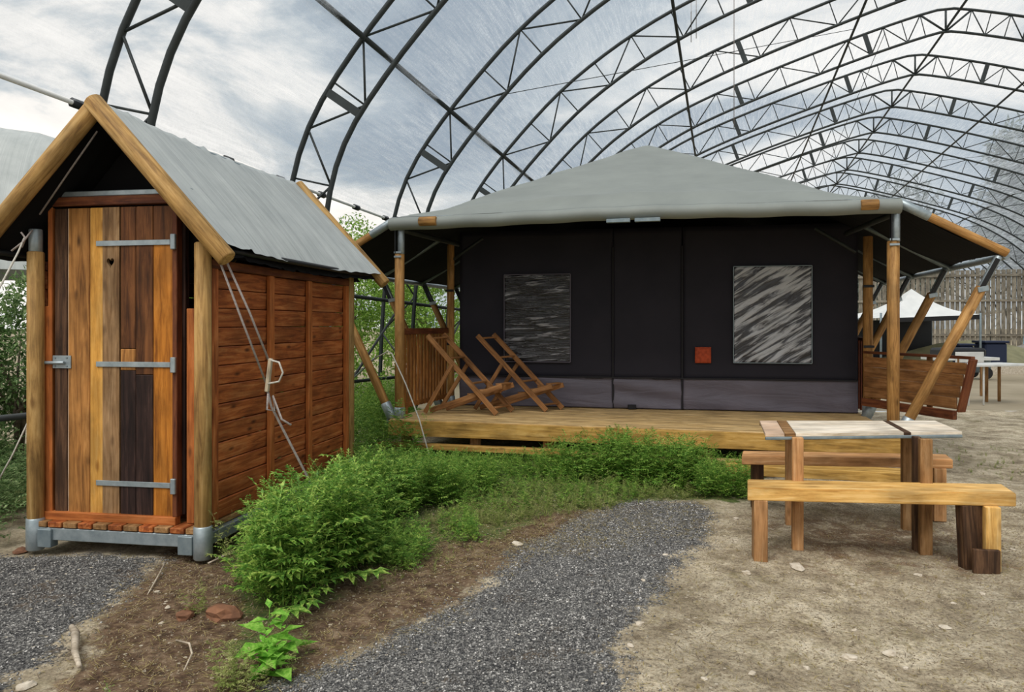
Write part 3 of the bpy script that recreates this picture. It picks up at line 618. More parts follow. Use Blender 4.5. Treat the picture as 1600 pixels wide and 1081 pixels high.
# ------------------------------------------------------------------ timber deck and safari tent
T = Frame(-1.40, 8.53, 14.6); TW = 5.34; DK = .40; TDp = 6.6
deck = thing('timber_deck', 'low pale pine deck under the grey safari tent', 'deck', T.p(TW/2, 1, 0))
nb = 17
for k in range(nb):
    t = .02+k*.145+.07; beam('deck_board', T.p(-.02, t, DK-.014), T.p(TW+.02, t, DK-.014), .141, .028, M['deck'], deck)
t0 = .02+nb*.145; beam('deck_panel', T.p(0, (t0+TDp)/2, DK-.015), T.p(TW, (t0+TDp)/2, DK-.015), TDp-t0-.005, .028, M['deck'], deck)
beam('fascia_board', T.p(-.02, .0, DK-.095), T.p(2.62, .0, DK-.095), .045, .17, M['fascia'], deck); beam('fascia_board', T.p(2.625, .0, DK-.095), T.p(TW+.02, .0, DK-.095), .045, .17, M['fascia'], deck)
for s in (0.0, TW): beam('side_joist', T.p(s, .03, DK-.11), T.p(s, TDp, DK-.11), .045, .16, M['fascia'], deck)
beam('ground_beam', T.p(-.14, -.02, .11), T.p(2.2, -.02, .11), .12, .06, M['fascia'], deck); beam('ground_beam', T.p(2.25, -.16, .10), T.p(4.2, -.16, .10), .14, .075, M['deck'], deck)
beam('step_board', T.p(3.7, -.5, .12), T.p(TW, -.5, .12), .26, .09, M['fascia'], deck)
for k in range(7):
    for t in (.12, 2.2, 4.4): beam('support_block', T.p(.15+k*.84, t, -.03), T.p(.15+k*.84, t, DK-.19), .12, .12, M['leg_grey'], deck)
beam('step_support', T.p(3.8, -.5, -.02), T.p(3.8, -.5, .075), .1, .1, M['leg_grey'], deck); beam('step_support', T.p(5.2, -.5, -.02), T.p(5.2, -.5, .075), .1, .1, M['leg_grey'], deck)
beam('step_support', T.p(2.5, -.16, -.02), T.p(2.5, -.16, .07), .1, .1, M['leg_grey'], deck); beam('step_support', T.p(4.0, -.16, -.02), T.p(4.0, -.16, .07), .1, .1, M['leg_grey'], deck)
tent = thing('safari_tent', 'large grey canvas safari tent with charcoal front wall on the pine deck', 'tent', T.p(TW/2, 2, DK))
EH = 2.70; WG, WH = .95, 2.17
pr = .057
def tpost(s, t, top, rr=pr, slv=True):
    p = pole('post', T.p(s, t, DK+.1), T.p(s, t, top-.36 if slv else top), rr, M['post'], tent)
    pole('foot_sleeve', T.p(s, t, DK), T.p(s, t, DK+.13), rr+.008, M['galv'], p)
    if slv:
        pole('top_sleeve', T.p(s+.02, t-.005, top-.37), T.p(s+.02, t-.005, top), rr*.72, M['galv'], p); beam('strap', T.p(s-.03, t-.05, top-.36), T.p(s-.03, t-.05, top+.02), .01, .05, M['black'], p, up=(H.n[0], H.n[1], 0))
        for dz in (.35, .40): beam('buckle', T.p(s-.045, t-.06, top-dz), T.p(s+.045, t-.06, top-dz), .01, .022, M['galv'], p)
    return p
tpost(.06, .12, EH-.02); tpost(TW-.06+.03, .12, EH-.02); tpost(.17, 1.6, EH-.12, .05, False); tpost(TW+.06, 1.75, EH-.15, .055, False)
for t in (4.0,): tpost(.1, t, EH-.1, .05, False); tpost(TW-.1, t, EH-.1, .05, False)
for s, t in ((.17, 1.6), (TW+.06, 1.75)):
    for z in (1.95, 1.23): beam('tie_strap', T.p(s-.06, t-.06, z), T.p(s+.06, t-.06, z), .01, .03, M['black'], tent)
for sd, s in ((-1, .06), (1, TW-.06)):
    for k, t in enumerate((.10, 1.70, 3.3, 4.9)):
        sf = s+sd*.12; hv = WH-.05
        A = T.p(sf, t, DK+.07 if k == 0 else DK+.05); B = T.p(s+sd*(WG-.02), t, hv); d = (B-A).normalized(); q = pole('strut', A, B-d*.30, .05, M['post'], tent)
        pole('foot_sleeve', A-d*.08, A+d*.12, .058, M['galv'], q); pole('top_sleeve', B-d*.32, B+d*.03, .034, M['galv'], q)
        beam('strap', B-d*.33+Vector((-.02, -.045, 0)), B+Vector((-.02, -.045, 0)), .045, .01, M['black'], q, up=(0, -1, 0)); beam('buckle', B-d*.33+Vector((-.05, -.05, 0)), B-d*.33+Vector((.05, -.05, .02)), .012, .05, M['galv'], q)
        beam('strut_bracket', T.p(s, t, DK-.05), T.p(sf+sd*.02, t, DK-.02), .08, .05, M['galv_d'], q)
# eave poles
pole('eave_pole', T.p(-.02, .08, EH), T.p(TW+.02, .08, EH), .042, M['galv'], tent)
for px in ((655, 682), (1345, 1373)): pole('eave_pole_bare', T.p(T.s(px[0], -.03), -.03, EH-.035), T.p(T.s(px[1], -.03), -.03, EH-.035), .052, M['post'], tent)
for px in ((948, 985), (992, 1032)): beam('eave_clip', T.p(T.s(px[0], -.0), -.02, EH-.105), T.p(T.s(px[1], -.0), -.02, EH-.105), .05, .04, M['galv_d'], tent)
for sd, s in ((-1, .0), (1, TW)):
    a = T.p(s, .08, EH); b = T.p(s+sd*WG, .08, WH); d = b-a; pole('wing_sleeve', a, a+d*.3, .046, M['galv'], tent); pole('wing_pole', a+d*.28, b, .042, M['post'], tent)
    for t in (1.7, 3.3, 4.9): pole('wing_rafter', T.p(s, t, EH-.03), T.p(s+sd*WG, t, WH-.04), .03, M['galv_d'], tent)
    pole('wing_edge_tube', T.p(s+sd*WG, .1, WH-.02), T.p(s+sd*WG, 5.2, WH-.02), .035, M['galv'], tent)
# roof canvas: concave hip with a soft roll over the front eave
AT, AH = 3.9, 4.33; SMID = TW/2-.03
def roof_z(s, t):                       # main canopy
    fs_ = abs(s-SMID)/(TW/2+.02); ft = (AT-t)/(AT-.05) if t < AT else max(0, (t-5.2)/(TDp-5.2))
    g = max(fs_, ft); g2 = (max(fs_, 0)**7+max(ft, 0)**7)**(1/7.); g = min(1, .5*g+.5*min(1, g2))
    return EH+.03+(AH-EH-.03)*(1-g)+.03*math.exp(-((g-.97)/.05)**2)*0
def roof():
    vs = []; fs = []; ns, ntt = 72, 72
    S_ = [ -.02+(TW+.04)*i/ns for i in range(ns+1)]; T_ = [.035+(TDp-.035)*(j/ntt)**1.3 for j in range(ntt+1)]
    for t in T_:
        for s in S_:
            z = roof_z(s, t); fr = math.exp(-((t-.38)/.10)**2); ctr = math.exp(-((s-SMID*.98)/1.5)**2)
            z += .035*fr*(.5+ctr)+.05*math.exp(-((t-.45)/.4)**2)*ctr-.02*math.exp(-((t-.85)/.3)**2)
            z += .008*math.sin(s*7+t*3)*math.sin(t*2.2+.3)
            vs.append(T.p(s, t, z))
    w = ns+1
    for j in range(ntt):
        for i in range(ns): a = j*w+i; fs.append((a, a+1, a+w+1, a+w))
    # front hem rolled round the eave pole
    prof = [(.03, .0), (-.01, -.012), (-.04, -.035), (-.055, -.065), (-.05, -.10), (-.02, -.135), (.03, -.15)]; base = len(vs)
    for (dt, dz) in prof:
        for s in S_: vs.append(T.p(s, .035+dt-.02, roof_z(s, .035)+.03*math.exp(-((s-SMID)/1.4)**2)+dz+.004*math.sin(s*9)))
    for j in range(len(prof)-1):
        for i in range(ns): a = base+j*w+i; fs.append((a+1, a, a+w, a+w+1))
    for i in range(ns): fs.append((base+i, base+i+1, i+1, i))
    return obj('roof_canvas', vs, fs, M['canvas'], tent, True)
roof()
def lining():
    vs = []; fs = []; ns, ntt = 24, 24
    for j in range(ntt+1):
        for i in range(ns+1):
            s = TW*i/ns; t = .12+(TDp-.12)*j/ntt; vs.append(T.p(s, t, roof_z(s, t)-.10))
    w = ns+1
    for j in range(ntt):
        for i in range(ns): a = j*w+i; fs.append((a, a+w, a+w+1, a+1))
    return obj('roof_lining', vs, fs, M['canvas_in'], tent, True)
lining()
for sd, s in ((-1, -.0), (1, TW)):      # side wings
    for nm, m, dz in (('wing_canvas', M['canvas'], .035), ('wing_lining', M['canvas_in'], -.0)):
        vs = []; fs = []; na_, nb_ = 10, 30
        for j in range(nb_+1):
            for i in range(na_+1):
                f = i/na_; t = .12+5.1*j/nb_; sag = abs(math.sin(math.pi*(t-.1)/1.6))*.06*f
                vs.append(T.p(s+sd*(WG-.01-sag*1.5)*f, t, EH+(WH-EH)*f+dz-.05*math.sin(math.pi*f)*(nm != '')))
        w = na_+1
        for j in range(nb_):
            for i in range(na_): a = j*w+i; fs.append((a, a+1, a+w+1, a+w))
        obj(nm, vs, fs, m, tent, True)
# rafters glimpsed under the porch roof
for s, sd in ((.17, 1), (TW-.1, -1)):
    pole('porch_rafter', T.p(s-.1*sd, .15, EH-.1), T.p(s+.1*sd, 1.65, EH-.12), .03, M['frame'], tent); pole('porch_brace', T.p(s, 1.6, EH-.35), T.p(s+sd*.45, 1.62, EH-.05), .022, M['frame'], tent)
# front wall
wl0, wr0, tl, tr_ = .30, TW-.02, 1.60, 1.92
def tw(px): 
    # plane from (wl0,tl) to (wr0,tr_)
    lo, hi = wl0-1, wr0+1
    for _ in range(40):
        mid = (lo+hi)/2; t = tl+(tr_-tl)*(mid-wl0)/(wr0-wl0); p = T.p(mid, t, 0)
        if CX+F*p.x/p.y < px: lo = mid
        else: hi = mid
    return mid
def wp(s, z, off=0):
    t = tl+(tr_-tl)*(s-wl0)/(wr0-wl0)-off; return T.p(s, t, z)
def wz(px, py): p = wp(tw(px), 0); return EYE+(HOR-py)/F*p.y
fw = bpy.data.objects.new('front_wall', None); COL.objects.link(fw); fw.parent = tent; fw.matrix_basis = wmat(tent).inverted() @ Matrix.Translation(wp(2.5, DK))
def sheet(name, sa, sb, za, zb, m, parent, off=.0, nx=40, nz=24, amp=.01, frq=(5, 3), thick=.012, seed=0):
    vs = []; fs = []; r = np.random.RandomState(seed); ph = r.uniform(0, 6, 6); kx = r.uniform(.5, 1.5, 3)*frq[0]; kz = r.uniform(.5, 1.5, 3)*frq[1]
    for side in (0, 1):
        for j in range(nz+1):
            for i in range(nx+1):
                s = sa+(sb-sa)*i/nx; z = za+(zb-za)*j/nz; w_ = sum(math.sin(kx[q]*s+kz[q]*z+ph[q]) for q in range(3))/3*amp
                vs.append(wp(s, z, off+w_-(thick if side else 0)))
    w = nx+1; K = w*(nz+1)
    for j in range(nz):
        for i in range(nx):
            a = j*w+i; fs.append((a, a+1, a+w+1, a+w)); fs.append((K+a+w, K+a+w+1, K+a+1, K+a))
    for i in range(nx): fs.append((K+i, K+i+1, i+1, i)); b = nz*w+i; fs.append((b, b+1, K+b+1, K+b))
    for j in range(nz): a = j*w; fs.append((a, a+w, K+a+w, K+a)); b = j*w+nx; fs.append((b, K+b, K+b+w, b+w))
    return obj(name, vs, fs, m, parent, True)
zs = wz(1000, 590)
for a, b, sd_ in ((wl0, tw(957.5), 1), (tw(958.5), tw(1065), 2), (tw(1067), wr0, 3)):
    sheet('wall_sheet', a, b, zs-.02, 2.74, M['wall'], fw, amp=.010, seed=sd_); sheet('wall_skirt', a, b, DK+.01, zs, M['skirt'], fw, off=.012, amp=.016, frq=(4, 22), seed=sd_+4, nx=60)
sheet('wall_back', wl0, wr0, DK+.01, 2.6, M['canvas_in'], fw, off=-.06, amp=0, nx=2, nz=2)
for px in (958, 1066): beam('zip', wp(tw(px), DK+.01, .018), wp(tw(px), 2.5, .018), .022, .012, M['seam'], fw, up=(T.n[0], T.n[1], 0))
beam('skirt_hem', wp(wl0, zs, .03), wp(wr0, zs, .03), .008, .02, M['seam'], fw)
def window(px0, px1, py0, py1, m, seed):
    sa, sb = tw(px0), tw(px1); za, zb = wz((px0+px1)/2, py1), wz((px0+px1)/2, py0)
    me = sheet('window_pane', sa, sb, za, zb, m, fw, off=.034, amp=.007, frq=(9, 20), seed=seed, nx=40, nz=50, thick=.004)
    for A, B in (((sa, za), (sb, za)), ((sa, zb), (sb, zb)), ((sa, za), (sa, zb)), ((sb, za), (sb, zb))):
        beam('window_binding', wp(A[0], A[1], .04), wp(B[0], B[1], .04), .012, .008, M['galv_d'] if m is M['pane_r'] else M['skirt'], fw, up=(T.n[0], T.n[1], 0))
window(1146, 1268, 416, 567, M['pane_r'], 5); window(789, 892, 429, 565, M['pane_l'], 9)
o = sheet('orange_patch', tw(1086), tw(1111), wz(1098, 567), wz(1098, 542), M['orange_patch'], fw, off=.03, amp=.003, nx=6, nz=6, thick=.004); o['label'] = 'square faded orange patch'
vs, fs = box_data(Matrix.Translation(wp(tw(988), DK+.035, .06)), .10, .06, .05); obj('ground_loop', vs, fs, M['seam'], fw)
for s, q in ((wl0, tl), (wr0, tr_)):
    beam('side_wall', T.p(s, q+.05, 1.5), T.p(s, 6.2, 1.5), .01, 2.2, M['wall'], tent)
beam('rear_wall', T.p(wl0, 6.2, 1.5), T.p(wr0, 6.2, 1.5), .01, 2.2, M['wall'], tent)
# picket railing left of the porch
rl = thing('picket_railing', 'brown picket railing on the left end of the deck', 'railing', T.p(0, .8, DK))
beam('top_rail', T.p(.03, .22, 1.41), T.p(.12, 1.52, 1.41), .10, .075, M['red_dark'], rl); beam('bottom_rail', T.p(.05, .22, .54), T.p(.14, 1.52, .54), .04, .05, M['picket'], rl)
for k in range(14):
    t = .26+k*.092; s = .03+.09*(t-.22)/1.3+.03; beam('picket', T.p(s, t, .50), T.p(s, t, 1.375), .062, .02, M['picket'], rl, up=(T.e[0], T.e[1], 0))
beam('rail_foot', T.p(.06, .3, DK), T.p(.06, .3, .52), .05, .05, M['picket'], rl); beam('rail_foot', T.p(.14, 1.45, DK), T.p(.14, 1.45, .52), .05, .05, M['picket'], rl)
# folding loungers on the deck: plank frames without cloth
def lounger(label, ta, tb, dx, sc=1.0):
    r = thing('wooden_lounge_chair', label, 'chair', T.p(1.0, (ta+tb)/2, DK), 0, 'folded out lounge chairs on the deck')
    w, h_ = .035, .062
    def q(px, py, t, base=False):
        s = T.s(px+dx, t); z = DK+.02 if base else T.h(px+dx, py, t); return T.p(s, t, z)
    dd = tb-ta; sh = 25
    for k, t in enumerate((ta, tb)):
        o_ = sh*k; y_ = -2*k
        beam('back_rail', q(668+o_, 524+y_, t), q(776+o_, 645, t, True), w, h_, M['chair'], r); i_ = .05 if k == 0 else -.05
        s0_ = q(672+o_, 634, t+i_, True); beam('seat_rail', s0_+Vector((0, 0, .01)), q(785+o_*.7, 603+y_, t+i_), w, h_, M['chair'], r)
        beam('prop', q(664+o_, 630, t-i_*.9, True), q(706+o_, 570+y_, t-i_*.9), w*.8, h_*.8, M['chair'], r)
    for f, up in ((.04, 1), (.30, 1), (.62, 1), (.93, 1)):
        a = q(668, 524, ta).lerp(q(776, 645, ta, True), f); b = q(668+sh, 522, tb).lerp(q(776+sh, 645, tb, True), f); beam('cross_slat', a, b, .05, .02, M['chair'], r)
    for f in (.55, .7, .82, .94):
        a = q(672, 634, ta+.05, True).lerp(q(785, 603, ta+.05), f)+Vector((0, 0, .04)); b = q(672+sh, 634, tb-.05, True).lerp(q(785+sh*.7, 601, tb-.05), f)+Vector((0, 0, .04)); beam('seat_slat', a, b, .07, .018, M['chair'], r)
    return r
lounger('brown wooden lounge chair frame nearest the picket railing', .62, 1.0, 0); lounger('darker wooden lounge chair frame standing close to the tent wall window', 1.12, 1.42, 78)
# plank side panel swung outwards right of the porch
sp_ = thing('plank_side_panel', 'reddish plank side panel swung outwards right of the tent porch', 'side panel', T.p(TW+.4, 1.2, DK))
pa = T.p(TW-.0, 1.62, 0); pb = T.p(TW+.62, .42, 0); dv = (pb-pa).normalized(); nv_ = Vector((dv.y, -dv.x, 0))
for k in range(4):
    z = .70+k*.118; e = .04*k
    beam('plank', pa+Vector((0, 0, z+.0)), pb+dv*e+Vector((0, 0, z)), .022, .116, M['chair'], sp_)
for f in (.28, .72): p = pa.lerp(pb, f)-nv_*.022; beam('batten', p+Vector((0, 0, .62)), p+Vector((0, 0, 1.15)), .07, .022, M['chair'], sp_, up=(nv_.x, nv_.y, 0))
beam('end_board', pb+dv*.05+Vector((0, 0, .62)), pb+dv*.20+Vector((0, 0, 1.15)), .03, .09, M['red_dark'], sp_, up=(nv_.x, nv_.y, 0)); beam('cap_rail', pa+Vector((0, 0, 1.165)), pb+dv*.2+Vector((0, 0, 1.165)), .05, .03, M['red_dark'], sp_)
beam('lower_rail', pa+Vector((0, 0, .58))+nv_*.02, pb+Vector((0, 0, .58))+nv_*.02, .05, .09, M['red_dark'], sp_)
r2 = thing('picket_railing', 'short red-brown picket railing behind the right porch posts', 'railing', T.p(TW, 2.4, DK))
for k in range(8): beam('picket', T.p(TW+.1, 1.95+k*.14, DK), T.p(TW+.1, 1.95+k*.14, 1.3), .05, .02, M['red_rail'], r2, up=(T.e[0], T.e[1], 0))
beam('top_rail', T.p(TW+.1, 1.9, 1.31), T.p(TW+.1, 3.1, 1.31), .08, .04, M['red_rail'], r2)
gl2 = thing('guy_rope', 'thin pale guy rope with steel clip by the left tent strut', 'rope', T.p(-.2, -.1, 0))
tube('cord', [onray(585, 560, 8.7), onray(606, 549, 8.55), onray(612, 552, 8.5), onray(634, 600, 8.3), onray(655, 655, 8.0), onray(672, 716, 7.8)], .008, M['rope_w'], gl2, 6); tube('cord', [onray(585, 560, 8.7), onray(551, 592, 9.2)], .012, M['galv'], gl2, 6)
# ------------------------------------------------------------------ table and benches
def B3(px, py, h):                      # point at height h seen at a pixel
    y = F*(EYE-h)/(py-HOR); return Vector(((px-CX)/F*y, y, h))
tb = thing('picnic_table', 'rough wooden table with bleached board top in front of the deck', 'table', (2.45, 5.3, 0))
c = [B3(1196, 678, .76), B3(1503, 674.5, .76), B3(1461, 657, .76), B3(1187, 657, .76)]
def slab(name, P, th_, m, parent):
    vs = [Vector(p) for p in P]+[Vector(p)-Vector((0, 0, th_)) for p in P]; n = len(P)
    fs = [tuple(range(n)), tuple(range(2*n-1, n-1, -1))]+[(i, i+n, (i+1) % n+n, (i+1) % n) for i in range(n)]
    o = obj(name, vs, fs, m, parent); return o
def lp(a, b, f): return a.lerp(b, f)
def strip(f0, f1, m, name='top_board'): return slab(name, [lp(c[0], c[1], f0), lp(c[0], c[1], f1), lp(c[3], c[2], f1), lp(c[3], c[2], f0)], .018, m, tb)
strip(0, .095, M['board_pink']); strip(.098, .150, M['leg_grey'])
for j in range(2):                      # main board field, two lengthwise panels
    f0, f1 = .153, .70; g0, g1 = j/2+.002, (j+1)/2-.002
    q = lambda f, g: lp(lp(c[0], c[1], f), lp(c[3], c[2], f), g); slab('top_board', [q(f0, g0), q(f1, g0), q(f1, g1), q(f0, g1)], .018, M['board_white'], tb)
strip(.703, .735, M['dark_leg']); strip(.738, 1.0, M['board_white'])
for i, j in ((0, 1), (3, 2)): beam('rim', c[i]+Vector((0, 0, -.03)), c[j]+Vector((0, 0, -.03)), .02, .02, M['galv_d'] if i == 0 else M['leg_grey'], tb)
def gz(px, py): q = gpt(px, py); return Vector((q[0], q[1], 0))
def leg(px, py, w, d, top, m, parent, rot=0, name='leg', lean=(0, 0)):
    b_ = gz(px, py); b_.z = -.03; a = b_+Vector((lean[0], lean[1], top+.03)); return beam(name, b_, a, w, d, m, parent, up=(.97*math.cos(rot)*.2, 1, 0))
leg(1246, 855, .072, .045, .74, M['bench_leg'], tb); leg(1233, 818, .05, .06, .74, M['bench_leg'], tb); leg(1236, 856, .03, .06, .74, M['fascia'], tb) if False else None
leg(1446, 860, .075, .05, .74, M['leg_grey'], tb); leg(1432, 853, .045, .06, .74, M['dark_leg'], tb); leg(1419, 822, .09, .06, .74, M['leg_grey'], tb)
bn = thing('plank_bench', 'thick golden pine bench in front of the table', 'bench', (2.3, 4.75, 0))
P = [B3(1168, 762, .45), B3(1588, 771, .45), B3(1565, 756, .45), B3(1168, 748.5, .45)]
def bslab(name, P, th_, m, parent):
    bm = bmesh.new(); v = [bm.verts.new(p) for p in P]; w = [bm.verts.new(Vector(p)-Vector((0, 0, th_))) for p in P]
    bm.faces.new(v); bm.faces.new(w[::-1])
    for i in range(4): bm.faces.new((v[i], w[i], w[(i+1) % 4], v[(i+1) % 4]))
    bmesh.ops.recalc_face_normals(bm, faces=bm.faces); bmesh.ops.bevel(bm, geom=bm.edges[:], offset=.005, segments=2, affect='EDGES')
    MM = axes(P[0], P[1]); bm.transform(MM.inverted()); me = bpy.data.meshes.new(name); bm.to_mesh(me); bm.free(); me.materials.append(m); return place(name, me, MM, parent)
bslab('seat', P, .082, M['bench'], bn)
leg(1187, 868, .085, .12, .37, M['bench_leg'], bn); p = gz(1526, 884); beam('leg', p+Vector((.02, .06, -.03)), p+Vector((.0, .06, .37)), .075, .16, M['dark_leg'], bn, up=(1, .1, 0))
o = leg(1549, 884, .085, .07, .37, M['bench'], bn); o['label'] = 'fresh yellow half of the leg'
leg(1541, 889, .15, .03, .12, M['dark_leg'], bn, name='burnt_foot')
bb = thing('plank_bench', 'grey-brown pine bench between the table and the deck', 'bench', (2.7, 5.95, 0))
P2 = [B3(1159, 712, .45), B3(1489, 718, .45), B3(1478, 709.5, .45), B3(1161, 704, .45)]; bslab('seat', P2, .07, M['bench_leg'], bb)
leg(1183, 790, .09, .12, .38, M['dark_leg'], bb); leg(1465, 806, .09, .12, .38, M['bench_leg'], bb)
# ------------------------------------------------------------------ foliage machinery
def add_mesh_np(name, V, Q, m, parent=None, loc=None):
    me = bpy.data.meshes.new(name); me.vertices.add(len(V)); me.vertices.foreach_set('co', np.ascontiguousarray(V, dtype=np.float32).ravel())
    me.loops.add(Q.size); me.loops.foreach_set('vertex_index', Q.ravel().astype(np.int32)); me.polygons.add(len(Q)); me.polygons.foreach_set('loop_start', (np.arange(len(Q))*Q.shape[1]).astype(np.int32)); me.update(); me.validate()
    me.materials.append(m); o = bpy.data.objects.new(name, me); COL.objects.link(o)
    if parent: o.parent = parent
    if loc is not None: o.location = loc
    return o
def leafs(C, D, U, ln, wd, fold=.25):   # leaf quads: centre base C, direction D, normal U, sizes
    D = D/np.linalg.norm(D, axis=1, keepdims=True); S_ = np.cross(D, U); S_ /= (np.linalg.norm(S_, axis=1, keepdims=True)+1e-9); N_ = np.cross(S_, D)
    ln = ln[:, None]; wd = wd[:, None]
    a = C; b = C+D*ln*.45+S_*wd*.5+N_*wd*fold; c_ = C+D*ln-N_*wd*fold; d = C+D*ln*.45-S_*wd*.5+N_*wd*fold
    V = np.stack([a, b, c_, d], 1).reshape(-1, 3); Q = np.arange(len(C)*4).reshape(-1, 4); return V, Q
def plant_arch(r, kind):                # one weed of unit height: leaf quads only plus stem quads
    Cs = []; Ds = []; Us = []; Ls = []; Ws = []
    nst = 1 if kind != 'grass' else 14
    if kind == 'grass':
        for k in range(16):
            a = r.uniform(0, 6.28); tl_ = r.uniform(.1, .6); Cs.append([r.normal(0, .05), r.normal(0, .05), 0]); Ds.append([math.cos(a)*tl_, math.sin(a)*tl_, 1]); Us.append([math.cos(a), math.sin(a), .1]); Ls.append(r.uniform(.5, 1)); Ws.append(.03)
    else:
        nl = {'herb': 30, 'broad': 12, 'small': 10}[kind]
        bend = r.normal(0, .10, 2)
        stp = lambda z: np.array([bend[0]*z*z, bend[1]*z*z, z])
        for k in range(4):               # stem
            p0 = stp(k/4); p1 = stp((k+1)/4); Cs.append(p0); Ds.append(p1-p0); Us.append([1, .2, 0]); Ls.append(np.linalg.norm(p1-p0)*1.05); Ws.append(.014)
        for k in range(nl):
            z = (.08+.92*(k+r.rand()*.5)/nl); a = k*2.4+r.uniform(-.4, .4); L0 = (.24*(1-z)**.5+.09)*r.uniform(.5, 1.3)*(1.5 if kind == 'small' else 1)
            el = r.uniform(-.05, .7)*(1 if z < .8 else 1.3); d = np.array([math.cos(a)*math.cos(el), math.sin(a)*math.cos(el), math.sin(el)]); b_ = stp(z)
            if kind == 'broad':
                Cs.append(b_); Ds.append(d); Us.append([0, 0, 1]); Ls.append(L0*1.5); Ws.append(L0*.75); continue
            s_ = np.cross(d, [0, 0, 1]); s_ /= np.linalg.norm(s_)
            for f in (.25, .5, .75):     # pinnate leaflets
                for sg_ in (-1, 1):
                    Cs.append(b_+d*L0*f); Ds.append(d*.7+s_*sg_*.8+[0, 0, -.15]); Us.append([0, 0, 1]); Ls.append(L0*.42*(1.15-f*.5)); Ws.append(L0*.13)
            Cs.append(b_+d*L0*.6); Ds.append(d+[0, 0, -.1]); Us.append([0, 0, 1]); Ls.append(L0*.5); Ws.append(L0*.16)
            Cs.append(b_); Ds.append(d); Us.append([0, 0, 1]); Ls.append(L0); Ws.append(L0*.035)
    return leafs(np.array(Cs, float), np.array(Ds, float), np.array(Us, float), np.array(Ls), np.array(Ws))
rs = np.random.RandomState(11)
ARCH = {k: [plant_arch(rs, k) for _ in range(6)] for k in ('herb', 'broad', 'small', 'grass')}
def scatter(name, spots, m, label, cat='weeds', kinds=('herb',), stuff=True, wf=.78):
    Vs = []; Qs = []; n = 0
    for (x, y, h) in spots:
        V, Q = ARCH[kinds[rs.randint(len(kinds))]][rs.randint(6)]; a = rs.uniform(0, 6.28); wd = h*rs.uniform(.8, 1.15); c_, s_ = math.cos(a), math.sin(a); tx, ty = rs.normal(0, .16, 2)
        wd *= wf; W_ = np.c_[(V[:, 0]*c_-V[:, 1]*s_)*wd+V[:, 2]*h*tx+x, (V[:, 0]*s_+V[:, 1]*c_)*wd+V[:, 2]*h*ty+y, V[:, 2]*h+float(hgt(np.array(x), np.array(y)))-.01]; Vs.append(W_); Qs.append(Q+n); n += len(V)
    V = np.concatenate(Vs); c_ = V.mean(0); c_[2] = 0; o = add_mesh_np(name, V-c_, np.concatenate(Qs), m, None, tuple(c_)); tag(o, label, cat, kind='stuff' if stuff else None); return o
def rnd_in(P, n, hfun):
    P = [gpt(*q) if len(q) == 2 and q[1] > 200 else q for q in P]; xs = [p[0] for p in P]; ys = [p[1] for p in P]; out = []
    while len(out) < n:
        X = rs.uniform(min(xs), max(xs), 400); Y = rs.uniform(min(ys), max(ys), 400); ok = poly_sd(P, X, Y) > 0
        for x, y in zip(X[ok], Y[ok]): out.append((x, y, hfun(x, y)))
    return out[:n]
inhut = [tuple(H.p(-.1, -.1, 0).xy), tuple(H.p(HWd+.03, -.1, 0).xy), tuple(H.p(HWd+.03, HD+.1, 0).xy), tuple(H.p(-.1, HD+.1, 0).xy)]
indeck = [tuple(T.p(-.2, -.06, 0).xy), tuple(T.p(TW+.3, -.06, 0).xy), tuple(T.p(TW+.3, 7, 0).xy), tuple(T.p(-.2, 7, 0).xy)]
def keep(sp):
    X = np.array([q[0] for q in sp]); Y = np.array([q[1] for q in sp]); ok = (poly_sd(inhut, X, Y) < 0) & (poly_sd(indeck, X, Y) < -.02); return [q for q, k in zip(sp, ok) if k]
U = lambda a, b: (lambda x, y: rs.uniform(a, b))
def hpx(top, lo=.6):                     # height that reaches towards a pixel row, varied
    return lambda x, y: max(.06, (EYE+(HOR-top(CX+F*x/y))/F*y)*(lo+(1-lo)*rs.rand()**.7))
ip = lambda xs, ys: (lambda x: float(np.interp(x, xs, ys)))
scatter('tall_weeds', keep(rnd_in([(392, 972), (470, 958), (540, 915), (600, 850), (610, 800), (560, 790), (480, 822), (420, 862), (385, 910)], 330, hpx(ip([340, 400, 470, 500, 560, 620], [790, 770, 735, 725, 700, 695]), .35))), M['weed'], 'tall lush green weeds growing beside the hut side wall in the foreground', kinds=('herb', 'herb', 'small'))
scatter('tall_weeds', keep([gpt(x, y)+(h,) for x, y, h in ((352, 870, .40), (362, 880, .34), (372, 875, .38), (345, 868, .3), (380, 890, .3), (500, 800, .42), (492, 806, .36), (508, 810, .3))]), M['weed2'], 'few thin weed stalks standing before the hut side wall beside its right front post', kinds=('small', 'herb'), wf=.6)
scatter('weeds', keep(rnd_in([(580, 815), (650, 808), (700, 790), (775, 770), (790, 740), (700, 722), (560, 735), (540, 770)], 520, hpx(ip([540, 600, 700, 800], [690, 692, 694, 705]), .4))), M['weed'], 'dense green weeds between the hut and the gravel path', kinds=('herb', 'small', 'herb'))
scatter('weeds', keep(rnd_in([(560, 880), (640, 890), (680, 870), (650, 835), (580, 840)], 110, U(.10, .26))), M['weed'], 'low green weeds right of the tall foreground weeds', kinds=('herb', 'small'))
scatter('weeds', keep(rnd_in([(690, 850), (750, 845), (740, 815), (690, 815)], 50, U(.08, .22))), M['weed'], 'small separate clump of green weeds at the gravel edge', kinds=('herb', 'small'))
scatter('weeds', keep(rnd_in([(760, 745), (1090, 765), (1130, 735), (900, 722), (555, 714)], 620, hpx(ip([560, 750, 850, 900, 960, 1010, 1080, 1140], [700, 705, 690, 668, 660, 668, 672, 700]), .25))), M['weed'], 'green weeds growing along the front of the deck', kinds=('herb', 'small', 'herb'))
